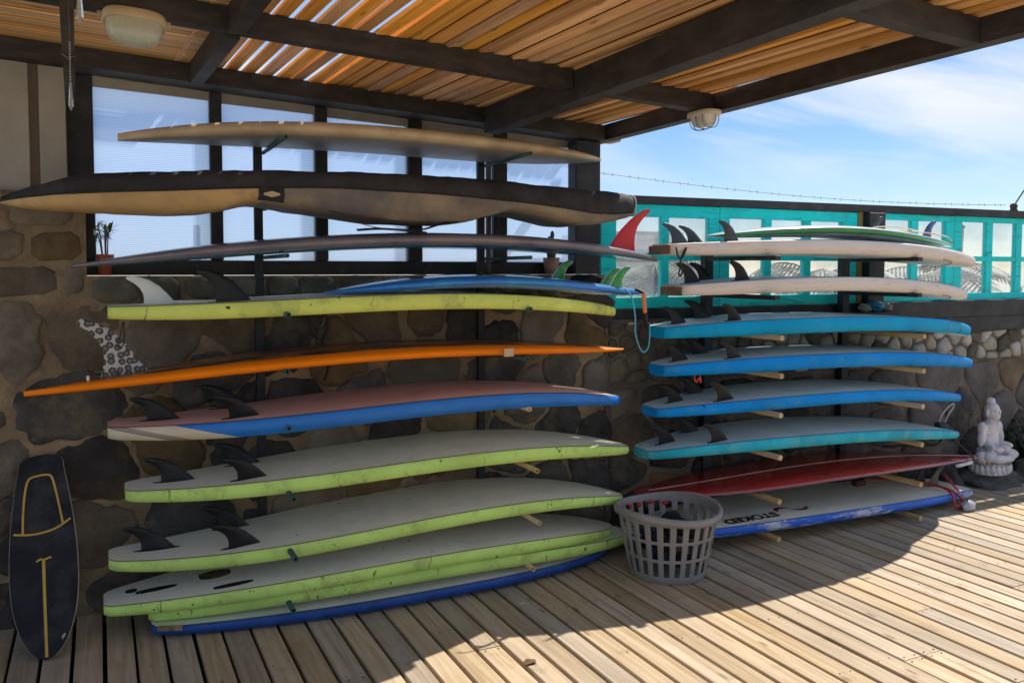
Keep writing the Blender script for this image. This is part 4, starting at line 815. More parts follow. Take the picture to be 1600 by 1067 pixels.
# ================================================================== RACKS
M_pvc = mat('green_pipe', (0.045, 0.11, 0.09), 0.45, 0.2, 10); M_pegw = wood('peg_pine', (0.62, 0.42, 0.20), (0.42, 0.25, 0.1), 'y', rough=0.6)
rk = thing('board_rack', 'black steel uprights with pipe rods holding the left stack of boards', 'rack', (1.2, 4.03, 0))
for X in (0.666, 1.79):
    MB().box(X - 0.019 - 1.2, X + 0.019 - 1.2, 0, 0.028, 0.002, 2.12, .002).build('upright', M_black, rk)
MB().box(1.825 - 1.2, 1.845 - 1.2, 0.002, 0.026, 1.49, 2.1).build('wood_strip', mat('brown_strip', (0.12, 0.085, 0.06)), rk)
for z, r0, m_, y1 in ((2.040, .009, M_pvc, -.53), (1.782, .009, M_pvc, -.36), (1.560, .009, M_pvc, -.53), (1.318, .012, M_pvc, -.53), (1.082, .012, M_pvc, -.50), (0.848, .012, M_pvc, -.52), (0.572, .012, M_pvc, -.60), (0.332, .012, M_pvc, -.62), (0.098, .012, M_pvc, -.56)):
    for X in (0.69, 1.805):
        p = MB(); n = 10; c = [(math.cos(2 * math.pi * k / n), math.sin(2 * math.pi * k / n)) for k in range(n)]
        p.quad_grid([[(X - 1.2 + a * r0 * .65, y1 + .06, z + bb * r0 * .65) for a, bb in c], [(X - 1.2 + a * r0 * .65, y1, z + bb * r0 * .65) for a, bb in c], [(X - 1.2 + a * r0, y1, z + bb * r0) for a, bb in c], [(X - 1.2 + a * r0, 0.0, z + bb * r0) for a, bb in c]], True)
        p.ngon([(X - 1.2 + a * r0 * .65, y1 + .06, z + bb * r0 * .65) for a, bb in c])
        p.build('rod', m_ if X < 1 or z > 1 else M_pegw, rk)
rk2 = thing('board_rack', 'black uprights with wooden pegs holding the right stack of boards', 'rack', (3.8, 4.03, 0))
for X in (3.256, 4.38):
    MB().box(X - .03 - 3.8, X + .03 - 3.8, -0.03, 0.02, 0.002, 1.60, .003).build('upright', M_black, rk2)
for z, kind in ((1.575, 1), (1.362, 1), (1.141, 0), (0.938, 0), (0.727, 0), (0.50, 0), (0.262, 0), (0.058, 0)):
    for X in (3.25, 4.355):
        dz = -(0.03 if X > 4 and z < 1.2 else 0)
        if kind: MB().box(X - .02 - 3.8, X + .02 - 3.8, -0.60, 0.0, z - .02, z + .004, .002).build('arm', M_black, rk2)
        else:
            p = MB(); p.tube([(X - 3.8, 0, z + dz - .004), (X - 3.8, -0.64, z + dz)], .0155, 10); o_ = p.build('peg', M_pegw, rk2)

# ================================================================== SMALL THINGS
# laundry basket
bs = thing('laundry_basket', 'grey plastic laundry basket with slotted sides on the deck', 'basket', (2.516, 3.391, 0.0))
M_bsk = mat('grey_basket_plastic', (0.28, 0.26, 0.24), 0.42, 0.12, 6, bump=0.1, bscale=60, grime=((0.16, 0.15, 0.14), 7, 0.52, 0.75))
NA = 96; HB = 0.325
def brad(z): return 0.182 + (0.246 - 0.182) * (z / HB) ** 0.9
zs_ = [0.0, 0.02, 0.036, 0.052, 0.098, 0.108, 0.124, 0.134, 0.190, 0.200, 0.216, 0.226, 0.282, 0.292, HB]
rows = [[(brad(z) * math.cos(2 * math.pi * k / NA), brad(z) * math.sin(2 * math.pi * k / NA), z + (0.012 * math.sin(2 * math.pi * k / NA * 2 + 1.2) if z == HB else 0)) for k in range(NA)] for z in zs_]
wb = MB(); base_i = 0
for r in rows: wb.v += r
open_rows = {3: 'e', 4: 'e', 2: 'c', 5: 'e2', 6: 'x'}
holes = [(2, 5), (6, 9), (10, 13)]       # zs_ index ranges of the slots, ends half-closed for rounding
for j in range(len(zs_) - 1):
    for k in range(NA):
        ph = k % 4
        hole = False
        for a, b2 in holes:
            if a <= j < b2:
                hole = ph in (1, 2)
        if hole: continue
        k2 = (k + 1) % NA
        wb.f.append((j * NA + k, j * NA + k2, (j + 1) * NA + k2, (j + 1) * NA + k)); wb.m.append(0); wb.smooth.append(True)
wall_o = wb.build('slotted_wall', M_bsk, bs); sm_ = wall_o.modifiers.new('thick', 'SOLIDIFY'); sm_.thickness = 0.005; sm_.offset = 0
bv = wall_o.modifiers.new('bevel', 'BEVEL'); bv.width = 0.004; bv.segments = 2; bv.limit_method = 'ANGLE'
rim = MB(); rw_ = []
for dr, dz in ((-0.004, -0.004), (-0.002, 0.008), (0.006, 0.014), (0.016, 0.011), (0.021, 0.0), (0.020, -0.022), (0.015, -0.022), (0.013, -0.004)):
    rw_.append([((0.246 + dr) * math.cos(2 * math.pi * k / NA), (0.246 + dr) * math.sin(2 * math.pi * k / NA), HB + dz + 0.012 * math.sin(2 * math.pi * k / NA * 2 + 1.2)) for k in range(NA)])
rim.quad_grid(rw_ + [rw_[0]], True); rim.build('rim', M_bsk, bs)
bb_ = MB(); bb_.lathe([(0.001, 0.012), (0.17, 0.012), (0.184, 0.008), (0.187, 0.002), (0.001, 0.001)], 48); bb_.build('base', M_bsk, bs)
gear = thing('wetsuit_gear', 'dark wetsuit boots and leashes heaped inside the grey basket', 'gear', (2.516, 3.391, 0.016))
rg = random.Random(4)
M_neo = mat('black_neoprene', (0.014, 0.014, 0.017), 0.75, 0.3, 20, bump=0.3, bscale=150); M_neob = mat('navy_neoprene', (0.015, 0.025, 0.07), 0.7, 0.3, 15)
for k in range(16):
    a = rg.uniform(0, 6.28); r0 = rg.uniform(0.02, 0.09); z = 0.05 + 0.013 * k
    MB().ellipsoid((r0 * math.cos(a), r0 * math.sin(a), z), (rg.uniform(.06, .095), rg.uniform(.035, .05), rg.uniform(.03, .05)), (rg.uniform(-.5, .5), rg.uniform(-.5, .5), a), 3, 0, 0.35, k, 1.6).build('boot', M_neob if k % 4 == 0 else M_neo, gear)
for k in range(4):
    a = 1.0 + k * 0.36
    MB().ellipsoid((0.205 * math.cos(a), 0.205 * math.sin(a), 0.275 + .006 * (k % 2)), (.016, .008, .013), (0, 0, a + 1.57), 2).build('red_tab', mat('red_rubber', (0.6, 0.03, 0.02), 0.5), gear)

# skateboard leaning on the stone
P0, P1 = Vector((-0.21, 3.645, 0.004)), Vector((-0.238, 4.008, 0.732))
sk = thing('skateboard', 'black surf skateboard deck with yellow lines leaning on the stone wall', 'skateboard', P0)
ax = (P1 - P0); Ls = ax.length; sk.rotation_euler = ax.to_track_quat('Z', 'Y').to_euler()
bm_ = Matrix.Identity(3)
zax = ax.normalized(); xax = Vector((1, -0.22, 0)); xax = (xax - zax * xax.dot(zax)).normalized(); yax = zax.cross(xax)
sk.rotation_mode = 'QUATERNION'; sk.rotation_quaternion = Matrix((xax, yax, zax)).transposed().to_quaternion()
def sk_h(t):     # half width along the length, rounded lower end, blunt upper end
    if t < 0.42: return 0.125 * (1 - ((0.42 - t) / 0.42) ** 2.3) ** 0.55
    if t < 0.93: return 0.125 - 0.040 * ((t - 0.42) / 0.51) ** 1.8
    return 0.085 * (1 - ((t - 0.93) / 0.07) ** 3.0) ** 0.45
N_ = 56; ts = [0.5 - 0.5 * math.cos(math.pi * i / N_) for i in range(N_ + 1)]
def ycur(t): return 0.018 * max(0, (t - 0.82) / 0.18) ** 2
rows = []; top = []
for t in ts:
    h = max(0.0015, sk_h(t)); z = t * Ls; y0 = ycur(t)
    def cc(u): return y0 - 0.010 * (u * u)
    us = [-1, -.75, -.5, -.25, 0, .25, .5, .75, 1]
    rows.append([(u * h, cc(u) , z) for u in us] + [(u * h, cc(u) + .011, z) for u in us[::-1]])
    top.append([(u * h * .985, cc(u) - .0012, z) for u in us])
m_ = MB(); m_.quad_grid(rows, True); m_.ngon(rows[0]); m_.ngon(rows[-1]); m_.build('deck_plywood', mat('plywood_edge', (0.45, 0.36, 0.24), 0.6, 0.2, 30), sk)
m_ = MB(); m_.quad_grid(top); m_.build('grip_sheet', mat('black_grip', (0.028, 0.028, 0.034), 0.85, 0.25, 10, bump=0.5, bscale=400, spec=0.25, grime=((0.06, 0.058, 0.055), 5, 0.52, 0.75)), sk)
M_yel = mat('yellow_line_paint', (0.62, 0.36, 0.05), 0.6, 0.15, 20)
def line_on(pts, wid, nm='yellow_line'):
    mm = MB(); rws = []
    P = spline([(u, t, 0) for u, t in pts], 8)
    for i, p in enumerate(P):
        q = P[min(i + 1, len(P) - 1)] - P[max(i - 1, 0)]; n = Vector((-q.y * Ls, q.x, 0)); n = Vector((-q.y, q.x / Ls * 1.0, 0)); n.normalize()
        n = Vector((q.y * Ls, -q.x, 0)).normalized()
        row = []
        for s in (-1, 1):
            X = p.x + n.x * wid / 2 * s; T = p.y + n.y * wid / 2 * s / Ls; h = max(0.01, sk_h(min(.999, max(.001, T)))); u = X / h
            row.append((X, ycur(T) - 0.010 * u * u - 0.0032, T * Ls))
        rws.append(row)
    mm.quad_grid(rws); mm.build(nm, M_yel, sk)
ck = MB(); ck.ellipsoid((.062, -.006, .075), (.009, .003, .014), (0, .6, 0), 2, 0, .4, 3); ck.build('chipped_edge', MATS['plywood_edge'], sk)
line_on([(-.003, .012), (-.003, .15), (-.003, .30), (-.002, .462)], .011)
line_on([(-.028, .462), (-.015, .472), (0, .467), (.02, .474), (.026, .47)], .007)
line_on([(-.105, .612), (-.05, .60), (0, .60), (.05, .612), (.104, .645)], .008)
line_on([(-.073, .607), (-.07, .70), (-.062, .80), (-.05, .868), (-.03, .888), (.02, .89), (.04, .87), (.053, .80), (.066, .70), (.074, .632)], .008)

# seated stone statue
stt = thing('statue', 'small pale stone seated meditating statue on a rock by the wall', 'statue', (5.645, 3.84, 0.075))
stt.scale = (0.86, 0.9, 1.0)
M_stat = mat('pale_lilac_stone', (0.78, 0.72, 0.73), 0.8, 0.2, 9, bump=0.5, bscale=60, grime=((0.42, 0.38, 0.36), 8, 0.52, 0.74), spots=((0.6, 0.58, 0.55), 14, 0.68))
e = MB()
def E_(c, r, rot=(0, 0, 0)): e.ellipsoid(c, r, rot, 3)
E_((0, 0, .435), (.052, .06, .066)); E_((0, .012, .505), (.032, .034, .026)); E_((0, -.02, .405), (.042, .045, .042)); E_((0, -.062, .428), (.010, .012, .017)); E_((0, -.055, .402), (.017, .010, .007))
E_((.053, .005, .425), (.010, .014, .032)); E_((-.053, .005, .425), (.010, .014, .032)); E_((.022, -.052, .440), (.014, .01, .007)); E_((-.022, -.052, .440), (.014, .01, .007)); E_((0, 0, .375), (.034, .036, .04))
E_((0, .015, .30), (.085, .06, .075)); E_((0, .01, .225), (.075, .06, .09)); E_((0, 0, .335), (.09, .045, .03))
for s in (1, -1):
    E_((.098 * s, .012, .312), (.034, .036, .05)); E_((.112 * s, .005, .255), (.030, .032, .07), (0, -.2 * s, 0)); E_((.092 * s, -.05, .195), (.03, .062, .027), (0, 0, .5 * s))
    E_((.04 * s, -.10, .178), (.04, .026, .018)); E_((.10 * s, -.055, .13), (.105, .05, .045), (0, 0, -.45 * s)); E_((.165 * s, -.035, .125), (.045, .05, .042)); E_((.06 * s, -.115, .115), (.09, .034, .03), (0, 0, .35 * s))
E_((0, .01, .14), (.12, .09, .06)); E_((0, -.115, .195), (.036, .03, .016))
so = e.build('figure', M_stat, stt); rmod = so.modifiers.new('union', 'REMESH'); rmod.mode = 'VOXEL'; rmod.voxel_size = 0.0036; rmod.use_smooth_shade = True
smd = so.modifiers.new('soft', 'SMOOTH'); smd.iterations = 1; smd.factor = 0.5
pd = MB(); pd.lathe([(0.001, .10), (.155, .10), (.168, .092), (.155, .075), (.142, .06), (.15, .035), (.178, .02), (.178, 0.0), (.001, 0)], 40, sy=.72); pd.build('pedestal', M_stat, stt)
for k in range(22):
    a = 2 * math.pi * k / 22
    MB().ellipsoid((.172 * math.cos(a), .124 * math.sin(a), .035), (.014, .022, .036), (.0, .0, a), 2).build('lotus_petal', M_stat, stt)
for k in range(13):
    a = math.pi + math.pi * (k + .5) / 13
    MB().ellipsoid((.168 * math.cos(a), .121 * math.sin(a), .088), (.013, .015, .014), (0, 0, a), 2).build('lotus_bead', mat('mossy_lilac_stone', (0.36, 0.36, 0.32), 0.8, 0.3, 20), stt)
# rocks along the wall foot
M_rock = mat('mossy_rock', (0.13, 0.115, 0.10), 0.9, 0.35, 7, bump=0.8, bscale=25, grime=((0.10, 0.10, 0.05), 5, 0.5, 0.7))
for k, (x, y, z, a, bb, c, lab) in enumerate(((5.66, 3.86, .0, .30, .19, .085, 'flat dark rock under the statue'), (5.28, 3.94, .02, .17, .12, .10, 'dark rock left of the statue at the wall foot'), (6.05, 3.74, .03, .20, .14, .11, 'lumpy mossy rock right of the statue'),
                                      (5.95, 3.60, .0, .12, .09, .06, 'small mossy stone in front of the statue'), (6.35, 3.85, .03, .22, .16, .13, 'mossy boulder at the right edge below the plant'), (6.28, 3.58, .0, .11, .09, .06, 'little stone at the far right edge of the deck'))):
    t = tag(MB().ellipsoid((0, 0, 0), (a, bb, c), (0, 0, k), 4, 0, 0.35, k + 3, 1.8).build('rock', M_rock, None, (x, y, z)), lab, 'rock', 'rocks at the wall foot')
# leafy plant at the right edge
def leaf(mb, base, tip, w_, droop=0.0, n=6):
    base, tip = Vector(base), Vector(tip); d_ = tip - base; side = d_.cross(Vector((0, 0, 1)));
    side = side.normalized() if side.length > 1e-4 else Vector((1, 0, 0)); up_ = side.cross(d_).normalized(); rows = []
    for i in range(n + 1):
        t = i / n; p = base + d_ * t + Vector((0, 0, -droop * t * t)); ww = w_ * math.sin(math.pi * min(1, .12 + t * .88)) ** .8
        rows.append([p - side * ww / 2 + up_ * ww * .15, p, p + side * ww / 2 + up_ * ww * .15])
    mb.quad_grid(rows)
M_leaf = mat('green_leaf', (0.05, 0.12, 0.03), 0.45, 0.4, 10, rand=0.25); M_leaf2 = mat('yellow_green_leaf', (0.16, 0.20, 0.05), 0.45, 0.4, 10); M_stem = mat('plant_stem', (0.10, 0.09, 0.05), 0.7)
def bush(name, label, loc, rad, hgt, n, seed, lw_, parent=None, m=M_leaf, cat='plant', lean=(0, 0)):
    r = random.Random(seed); t = thing(name, label, cat, loc)
    sm_ = MB(); lf = MB()
    for s in range(7):
        a = r.uniform(0, 6.28); tip = Vector((rad * .7 * math.cos(a) + lean[0], rad * .7 * math.sin(a) + lean[1], hgt * r.uniform(.6, 1))); sm_.tube([Vector((0, 0, 0)), tip * .5 + Vector((0, 0, hgt * .1)), tip], [.006, .005, .002], 5)
        for k in range(n // 7):
            f = r.uniform(.25, 1); b0 = tip * f; a2 = r.uniform(0, 6.28); L = lw_ * r.uniform(1.6, 3.2)
            leaf(lf, b0, b0 + Vector((L * math.cos(a2), L * math.sin(a2), L * r.uniform(-.2, .7))), lw_ * r.uniform(.6, 1), L * .2, 4)
    sm_.build('stems', M_stem, t); lf.build('foliage', m, t); return t
bush('leafy_plant', 'green leafy plant beside the statue at the right edge', (6.12, 3.92, 0.06), 0.2, 0.36, 140, 2, 0.04)
spk = thing('spiky_plant', 'grey green sword leaved plant behind the leafy plant', 'plant', (6.22, 3.9, 0.05))
rg = random.Random(9); s_ = MB()
for k in range(16):
    a = k * 2.4; leaf(s_, (0, 0, 0), (.2 * math.cos(a), .12 * math.sin(a), rg.uniform(.25, .42)), .022, .05)
s_.build('foliage', mat('grey_green_leaf', (0.25, 0.31, 0.26), 0.45, 0.2, 10), spk)

# pots on the sill
M_terr = mat('red_terracotta', (0.32, 0.07, 0.04), 0.7, 0.2, 12)
pp = thing('potted_plant', 'small leafy plant in a red pot at the left end of the sill', 'potted plant', (0.022, 4.112, 1.478))
MB().lathe([(.001, .002), (.024, 0), (.034, .075), (.037, .078), (.038, .092), (.034, .092), (.033, .08), (.001, .078)], 20).build('pot', M_terr, pp)
rg = random.Random(6); st_ = MB(); lf = MB()
for k in range(5):
    a = k * 1.3; tip = Vector((.028 * math.cos(a) - .004, .02 * math.sin(a), rg.uniform(.17, .235))); st_.tube([(0.01 * math.cos(a), .01 * math.sin(a), .075), tip * .6 + Vector((0, 0, .03)), tip], .0028, 5)
    for j in range(13):
        b2 = rg.uniform(0, 6.28); L = rg.uniform(.025, .045); leaf(lf, tip + Vector((0, 0, rg.uniform(-.05, .01))), tip + Vector((L * math.cos(b2), L * math.sin(b2) * .6, rg.uniform(-.03, .03))), .009, .006, 3)
st_.build('stems', M_stem, pp); lf.build('foliage', M_leaf2, pp)
cp = thing('potted_cactus', 'little cactus in a pale pink pot on the sill by the corner post', 'potted plant', (2.245, 4.108, 1.478))
MB().lathe([(.001, .002), (.034, 0), (.042, .055), (.044, .058), (.046, .092), (.042, .092), (.04, .08), (.001, .078)], 24).build('pot', mat('dusty_pink_pot', (0.38, 0.24, 0.20), 0.75, 0.15, 12), cp)
MB().ellipsoid((0, 0, .135), (.026, .026, .075), sub=3, rough=.15, seed=4, freq=4).build('cactus_stem', mat('cactus_green', (0.10, 0.13, 0.08), 0.7, 0.3, 30), cp)
for q, r3 in (((.004, -.004, .215), (.012, .008, .026)), ((-.016, -.004, .196), (.009, .007, .014))): MB().ellipsoid(q, r3, sub=2).build('cactus_pad', MATS['cactus_green'], cp)

# bulkhead lamps
M_cream = mat('cream_lamp_body', (0.55, 0.44, 0.27), 0.5, 0.12, 8); M_lens = mat('ribbed_lamp_glass', (0.50, 0.52, 0.42), 0.25, 0.1, 10, stretch=(18, 18, 1), bump=0.3, bscale=4, spec=0.6)
lp_ = thing('bulkhead_lamp', 'oval cream bulkhead lamp with ribbed glass under the beam, top left', 'lamp', (0.123, 3.13, 2.345)); lp_.rotation_euler = (R(-18), R(3), 0)
def stadium(a, bq, n=32):
    pts_ = []
    for k in range(n):
        t = 2 * math.pi * k / n; c, s = math.cos(t), math.sin(t); pts_.append((math.copysign(abs(c) ** .62, c) * a, math.copysign(abs(s) ** .8, s) * bq))
    return pts_
def loft(prof, mats, name, parent):
    q = MB(); rws = [[(x * sx, y * sy, z) for x, y in stadium(1, 1)] for sx, sy, z in prof]; q.quad_grid(rws, True); q.ngon(rws[0]); q.ngon(rws[-1]); return q.build(name, mats, parent)
loft([(.096, .055, 0), (.100, .059, -.006), (.100, .059, -.030), (.094, .053, -.034)], M_cream, 'housing', lp_)
loft([(.088, .047, -.034), (.086, .046, -.06), (.074, .038, -.086), (.052, .024, -.098), (.01, .006, -.101)], M_lens, 'glass_cover', lp_)
for s in (-1, 1): MB().box(s * .098, s * .112, -.012, .012, -.024, -.004, .002).build('screw_lug', M_cream, lp_)
lr = thing('bulkhead_lamp', 'small caged bulkhead lamp below the right roof edge beam', 'lamp', (2.49, 3.11, 2.221)); lr.rotation_euler = (0, 0, R(90)); lr.scale = (.84, .84, .84)
M_lens2 = mat('clear_lamp_glass', (0.62, 0.62, 0.60), 0.2, 0.1, 10, spec=0.6)
loft([(.098, .06, 0), (.104, .065, -.005), (.104, .065, -.024), (.096, .058, -.028)], mat('white_lamp_body', (0.62, 0.55, 0.47), 0.5, 0.1, 8), 'housing', lr)
loft([(.088, .05, -.028), (.084, .047, -.052), (.07, .036, -.074), (.04, .02, -.082), (.01, .006, -.083)], M_lens2, 'glass_cover', lr)
M_wire = mat('galvanised_wire', (0.25, 0.24, 0.23), 0.35, 0.2, 20, metal=0.7)
for xx in (-.055, 0, .055):
    MB().tube(spline([(xx, -.056, -.026), (xx, -.054, -.055), (xx, -.036, -.084), (xx, 0, -.093), (xx, .036, -.084), (xx, .054, -.055), (xx, .056, -.026)]), .0025, 6).build('cage_wire', M_wire, lr)
MB().tube(spline([(-.097, 0, -.026), (-.094, 0, -.055), (-.07, 0, -.086), (0, 0, -.097), (.07, 0, -.086), (.094, 0, -.055), (.097, 0, -.026)]), .0025, 6).build('cage_wire', M_wire, lr)
# hanging timber stub with crystal pendants
hb = thing('hanging_batten', 'dark timber stub hanging down from the roof at the top left', 'timber', (-0.068, 2.92, 2.012))
hm = MB(); hm.quad_grid([[(-.014, -.02, 0), (.012, -.02, 0), (.012, .02, 0), (-.014, .02, 0)], [(-.020, -.02, .16), (.014, -.02, .16), (.014, .02, .16), (-.020, .02, .16)], [(-.026, -.02, .36), (.016, -.02, .36), (.016, .02, .36), (-.026, .02, .36)]], True, sm=False); hm.ngon([(-.014, -.02, 0), (.012, -.02, 0), (.012, .02, 0), (-.014, .02, 0)]); hm.build('batten', M_beam, hb)
hm = MB(); hm.tube(spline([(-.021, -.023, .135), (-.008, -.025, .128), (0, -.025, .122), (.008, -.025, .13), (.0155, -.023, .128)]), .0012, 5); hm.build('wire_tie', M_wire, hb)
def crystal_mat():
    m = bpy.data.materials.new('cut_crystal'); m.use_nodes = True; p = m.node_tree.nodes['Principled BSDF']; p.inputs['Transmission Weight'].default_value = 0.85; p.inputs['Roughness'].default_value = 0.03; p.inputs['IOR'].default_value = 1.6
    tcn = m.node_tree.nodes.new('ShaderNodeTexCoord'); nz = m.node_tree.nodes.new('ShaderNodeTexNoise'); nz.inputs['Scale'].default_value = 40; m.node_tree.links.new(tcn.outputs['Object'], nz.inputs['Vector'])
    r = m.node_tree.nodes.new('ShaderNodeValToRGB'); r.color_ramp.elements[0].color = (0.75, 0.85, 0.9, 1); r.color_ramp.elements[1].color = (0.95, 0.92, 0.9, 1); m.node_tree.links.new(nz.outputs['Fac'], r.inputs[0]); m.node_tree.links.new(r.outputs[0], p.inputs['Base Color']); return m
M_cry = crystal_mat()
for lab, loc, L, rr0 in (('long cut glass pendant on a beaded string before the dark timber stub', (-0.066, 2.885, 1.977), 0.088, .0075), ('cut glass pendant at the very top edge of the photo', (-0.033, 2.60, 2.165), 0.10, .0095)):
    c_ = thing('crystal_pendant', lab, 'pendant', loc); q = MB(); rws = [[(r0 * math.cos(2 * math.pi * k / 6), r0 * math.sin(2 * math.pi * k / 6), z) for k in range(6)] for r0, z in ((.0004, 0), (rr0, L * .18), (rr0 * .45, L * .95), (.001, L))]; q.quad_grid(rws, True, sm=False); q.build('crystal', M_cry, c_)
    z = L
    for k in range(14): MB().ellipsoid((0, 0, L + .005 + k * .0085), (.0032, .0032, .004), sub=1).build('bead', M_cry, c_)
    MB().tube([(0, 0, L), (0, 0, 2.44 - loc[2])], .0006, 4).build('string', M_wire, c_)
# wire along the fence top and its bracket
wr = thing('barbed_wire', 'thin barbed wire strung from the roof post down to the fence bracket', 'wire', (2.63, 4.28, 2.075))
pts_ = [(2.63 + (6.27 - 2.63) * k / 60, 4.28 - .08 * k / 60, 2.075 - .075 * k / 60 - .05 * math.sin(math.pi * k / 60)) for k in range(61)]
MB().tube(rel(pts_, (2.63, 4.28, 2.075)), .0018, 5).build('wire_strand', M_cord, wr)
bq = MB().tube([(-.012, -.001, -.001), (.012, .001, .001)], .0012, 4).mesh('barb', M_cord)
for k in range(1, 60): linked(bq, 'barb', wr, Vector(pts_[k]) - Vector((2.63, 4.28, 2.075)), (0, (k % 3) * .9, .3))
ib = thing('wire_bracket', 'rusty wire insulator bracket on the fence top at the right edge', 'bracket', (6.29, 4.15, 1.942))
MB().lathe([(.001, 0), (.028, 0), (.03, .012), (.022, .03), (.028, .045), (.022, .065), (.001, .07)], 14).build('insulator', mat('rusty_iron', (0.13, 0.085, 0.055), 0.7, 0.4, 30), ib)
MB().tube([(.0, 0, .05), (.3, .04, .30), (.6, .08, .55)], .006, 6).build('guy_line', M_black, ib)
bl = tag(MB().ellipsoid((0, 0, 0), (.075, .045, .036), (0, .1, 0), 4, 0, .25, 12, 1.4).build('blue_wax_lump', mat('blue_wax', (0.02, 0.20, 0.33), 0.6, 0.25, 12), None, (4.66, 4.005, 1.262)), 'blue rounded foam lump on the ledge behind the third right board', 'foam lump')
for k, (x, lab) in enumerate(((4.56, 'small pale stone left of the blue lump on the ledge'), (4.765, 'small pale stone right of the blue lump on the ledge'))):
    tag(MB().ellipsoid((0, 0, 0), (.045, .035, .03), (0, .2, k), 3, 0, .35, k + 20, 2).build('ledge_stone', M_spale, None, (x, 4.01, 1.25)), lab, 'stone')
lg_ = MB(); lg_.box(4.48, 4.85, 3.965, 4.055, 1.19, 1.222, .006); tag(lg_.build('stone_ledge', M_sgrey), 'narrow stone ledge under the blue lump on the right wall', 'ledge')
# black cord loop on the wall, leash string
cl_ = tag(MB().tube(spline([(0.0, 0, 0), (-.035, 0, .05), (-.03, 0, .14), (.005, 0, .17), (.04, 0, .13), (.045, 0, .05), (.02, 0, -.02), (.05, 0, -.12), (.03, 0, -.2)]), .005, 6).build('cord_loop', M_cord, None, (0.93, 4.028, 1.17)), 'black cord loop hanging on the wall behind the orange longboard', 'cord')
cl_ = tag(MB().tube(spline([(0.0, 0, 0), (-.012, 0, -.06), (-.02, 0, -.1), (.0, 0, -.09), (.004, 0, 0)]), .0028, 5).build('leash_string', M_cord, None, (0.08, 3.72, 1.295)), 'short black string hanging from the yellow lime board tail', 'string')
cl_ = tag(MB().tube(spline([(-.03, 0, .06), (-.02, 0, .02), (0, 0, 0), (.02, 0, .02), (.035, 0, .06), (.0, 0, 0), (.0, 0, -.04), (-.012, 0, -.075), (0, 0, -.09), (.012, 0, -.06), (0, 0, -.03)]), .0045, 6).build('leash_string', M_cord, None, (2.74, 3.60, 1.56)), 'black leash string dangling between the two pinkish boards', 'string')
chip = MB(); chip.ngon([(0, 0, 0), (.05, .0, 0), (.06, .03, 0), (.03, .05, 0), (.01, .03, 0)]); chip.v = [(a * .9, bb * .7, c + .0015 + .004 * (k % 2)) for k, (a, bb, c) in enumerate(chip.v)] ; chip.ngon([(0, 0, 0), (.05, .0, 0), (.06, .03, 0), (.03, .05, 0), (.01, .03, 0)])
tag(chip.build('dry_leaf', mat('brown_dry_leaf', (0.14, 0.07, 0.03), 0.8), None, (1.42, 2.80, 0.0025)), 'curled brown dry leaf lying in a plank gap on the sunlit deck', 'leaf')

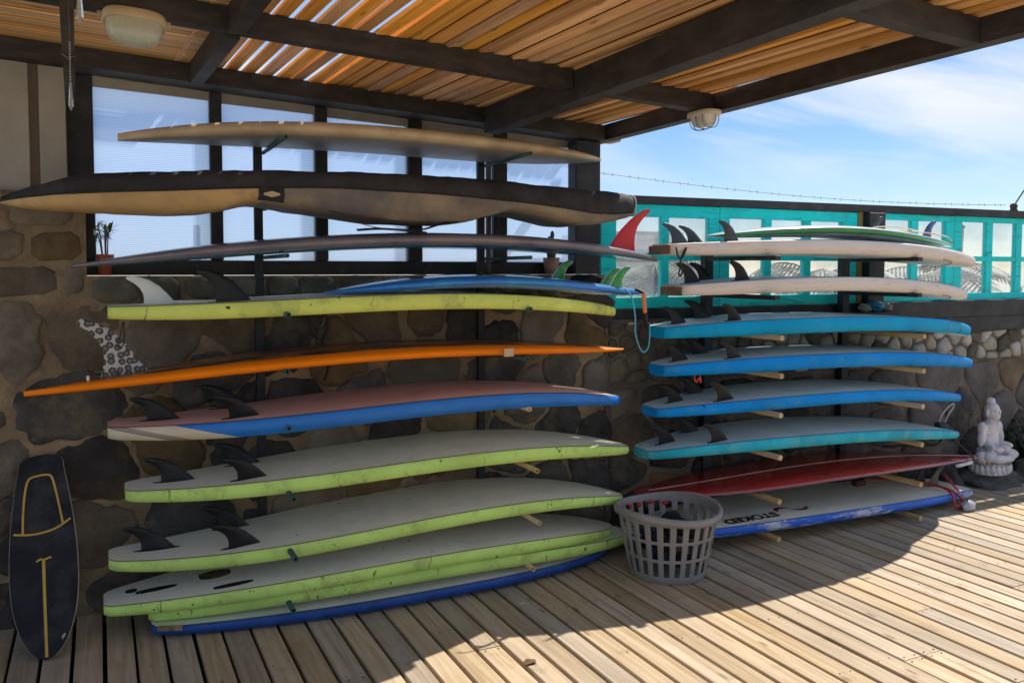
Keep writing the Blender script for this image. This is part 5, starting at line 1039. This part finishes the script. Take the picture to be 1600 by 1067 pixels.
# ================================================================== BEYOND THE WINDOWS
M_palm = mat('dusty_palm_green', (0.09, 0.13, 0.07), 0.6, 0.35, 6); M_trunk = mat('palm_trunk', (0.16, 0.12, 0.09), 0.9, 0.3, 12, bump=.6, bscale=30)
def palm(label, loc, hgt, L, n, seed):
    r = random.Random(seed); t = thing('palm_tree', label, 'palm tree', loc)
    MB().tube([(0, 0, 0), (.03, 0, hgt * .5), (0, .02, hgt)], [.11, .085, .07], 8).build('trunk', M_trunk, t)
    for k in range(n):
        a = k * 2.399 + r.uniform(-.2, .2); el = r.uniform(.1, 1.1); q = MB(); d_ = Vector((math.cos(a), math.sin(a), 0)); Lk = L * r.uniform(.8, 1.1)
        P = [Vector((0, 0, hgt)) + d_ * Lk * s * math.cos(el * .6) + Vector((0, 0, Lk * (math.sin(el) * s - .75 * s * s))) for s in [i / 9 for i in range(10)]]
        q.tube(P, .008, 4)
        for i in range(1, 10):
            for sd2 in (1, -1):
                for jj in (0, .5):
                    p = P[i - 1].lerp(P[i], jj + .2); side = Vector((-d_.y, d_.x, 0)) * sd2; ll = Lk * .33 * math.sin(math.pi * (i + jj) / 10.5) + .05
                    leaf(q, p, p + side * ll + d_ * ll * .5 + Vector((0, 0, -.25 * ll)), .032, .05, 3)
        q.build('frond', M_palm, t)
for lab, loc, h, L, n, s in (('dusty palm seen through the middle turquoise window', (4.15, 5.9, -.6), 1.98, .75, 17, 1), ('dusty palm seen through the window right of the black fence post', (6.3, 6.0, -.6), 1.95, .8, 17, 2),
                             ('dusty palm seen through the rightmost turquoise window', (8.3, 6.3, -.6), 1.98, .85, 17, 3)):
    palm(lab, loc, h, L, n, s)
M_hw = mat('pale_house_wall', (0.55, 0.55, 0.54), 0.85, 0.1, 2)
hs = thing('distant_house', 'pale grey flat roofed house far beyond the first turquoise window', 'house', (12.5, 19.5, -.6))
MB().box(-2.2, 2.6, 0, 4, 0, 2.35, .02).build('wall', M_hw, hs); MB().box(.6, 2.6, .2, 3.8, 2.36, 3.2, .02).build('upper_wall', M_hw, hs); MB().box(-2.3, 2.7, -.1, 4.1, 2.352, 2.42).build('roof', mat('grey_roof', (0.3, 0.3, 0.3), 0.8), hs)
for xx in (-1.6, -.6): 
    wv_ = MB().box(xx, xx + .45, -.02, .03, 1.0, 1.9).build('window', mat('dark_window_glass', (0.06, 0.07, 0.08), 0.2), hs); MB().box(xx - .04, xx + .49, -.05, .0, .94, .99).build('sill', M_hw, wv_)
po = thing('utility_pole', 'leaning pale grey wooden pole seen through the rightmost window', 'pole', (9.2, 6.9, -.6))
MB().tube([(0, 0, 0), (.22, .05, 2.62)], [.12, .10], 10).build('pole', mat('grey_pole', (0.3, 0.3, 0.3), 0.8), po); MB().lathe([(.001, .06), (.08, .05), (.125, 0), (.001, 0)], 10, (.22, .05, 2.62)).build('cap', M_trunk, po)
bush('garden_shrub', 'grey green shrub outside below the first turquoise window', (4.6, 8.2, -.6), .9, 1.6, 700, 21, .12, m=M_palm, cat='shrub')
po = thing('fence_post', 'thin grey post outside, blurred through the left ribbed window', 'post', (0.55, 5.6, -.6)); MB().tube([(0, 0, 0), (0, 0, 2.38)], .022, 8).build('post', MATS['grey_pole'], po)
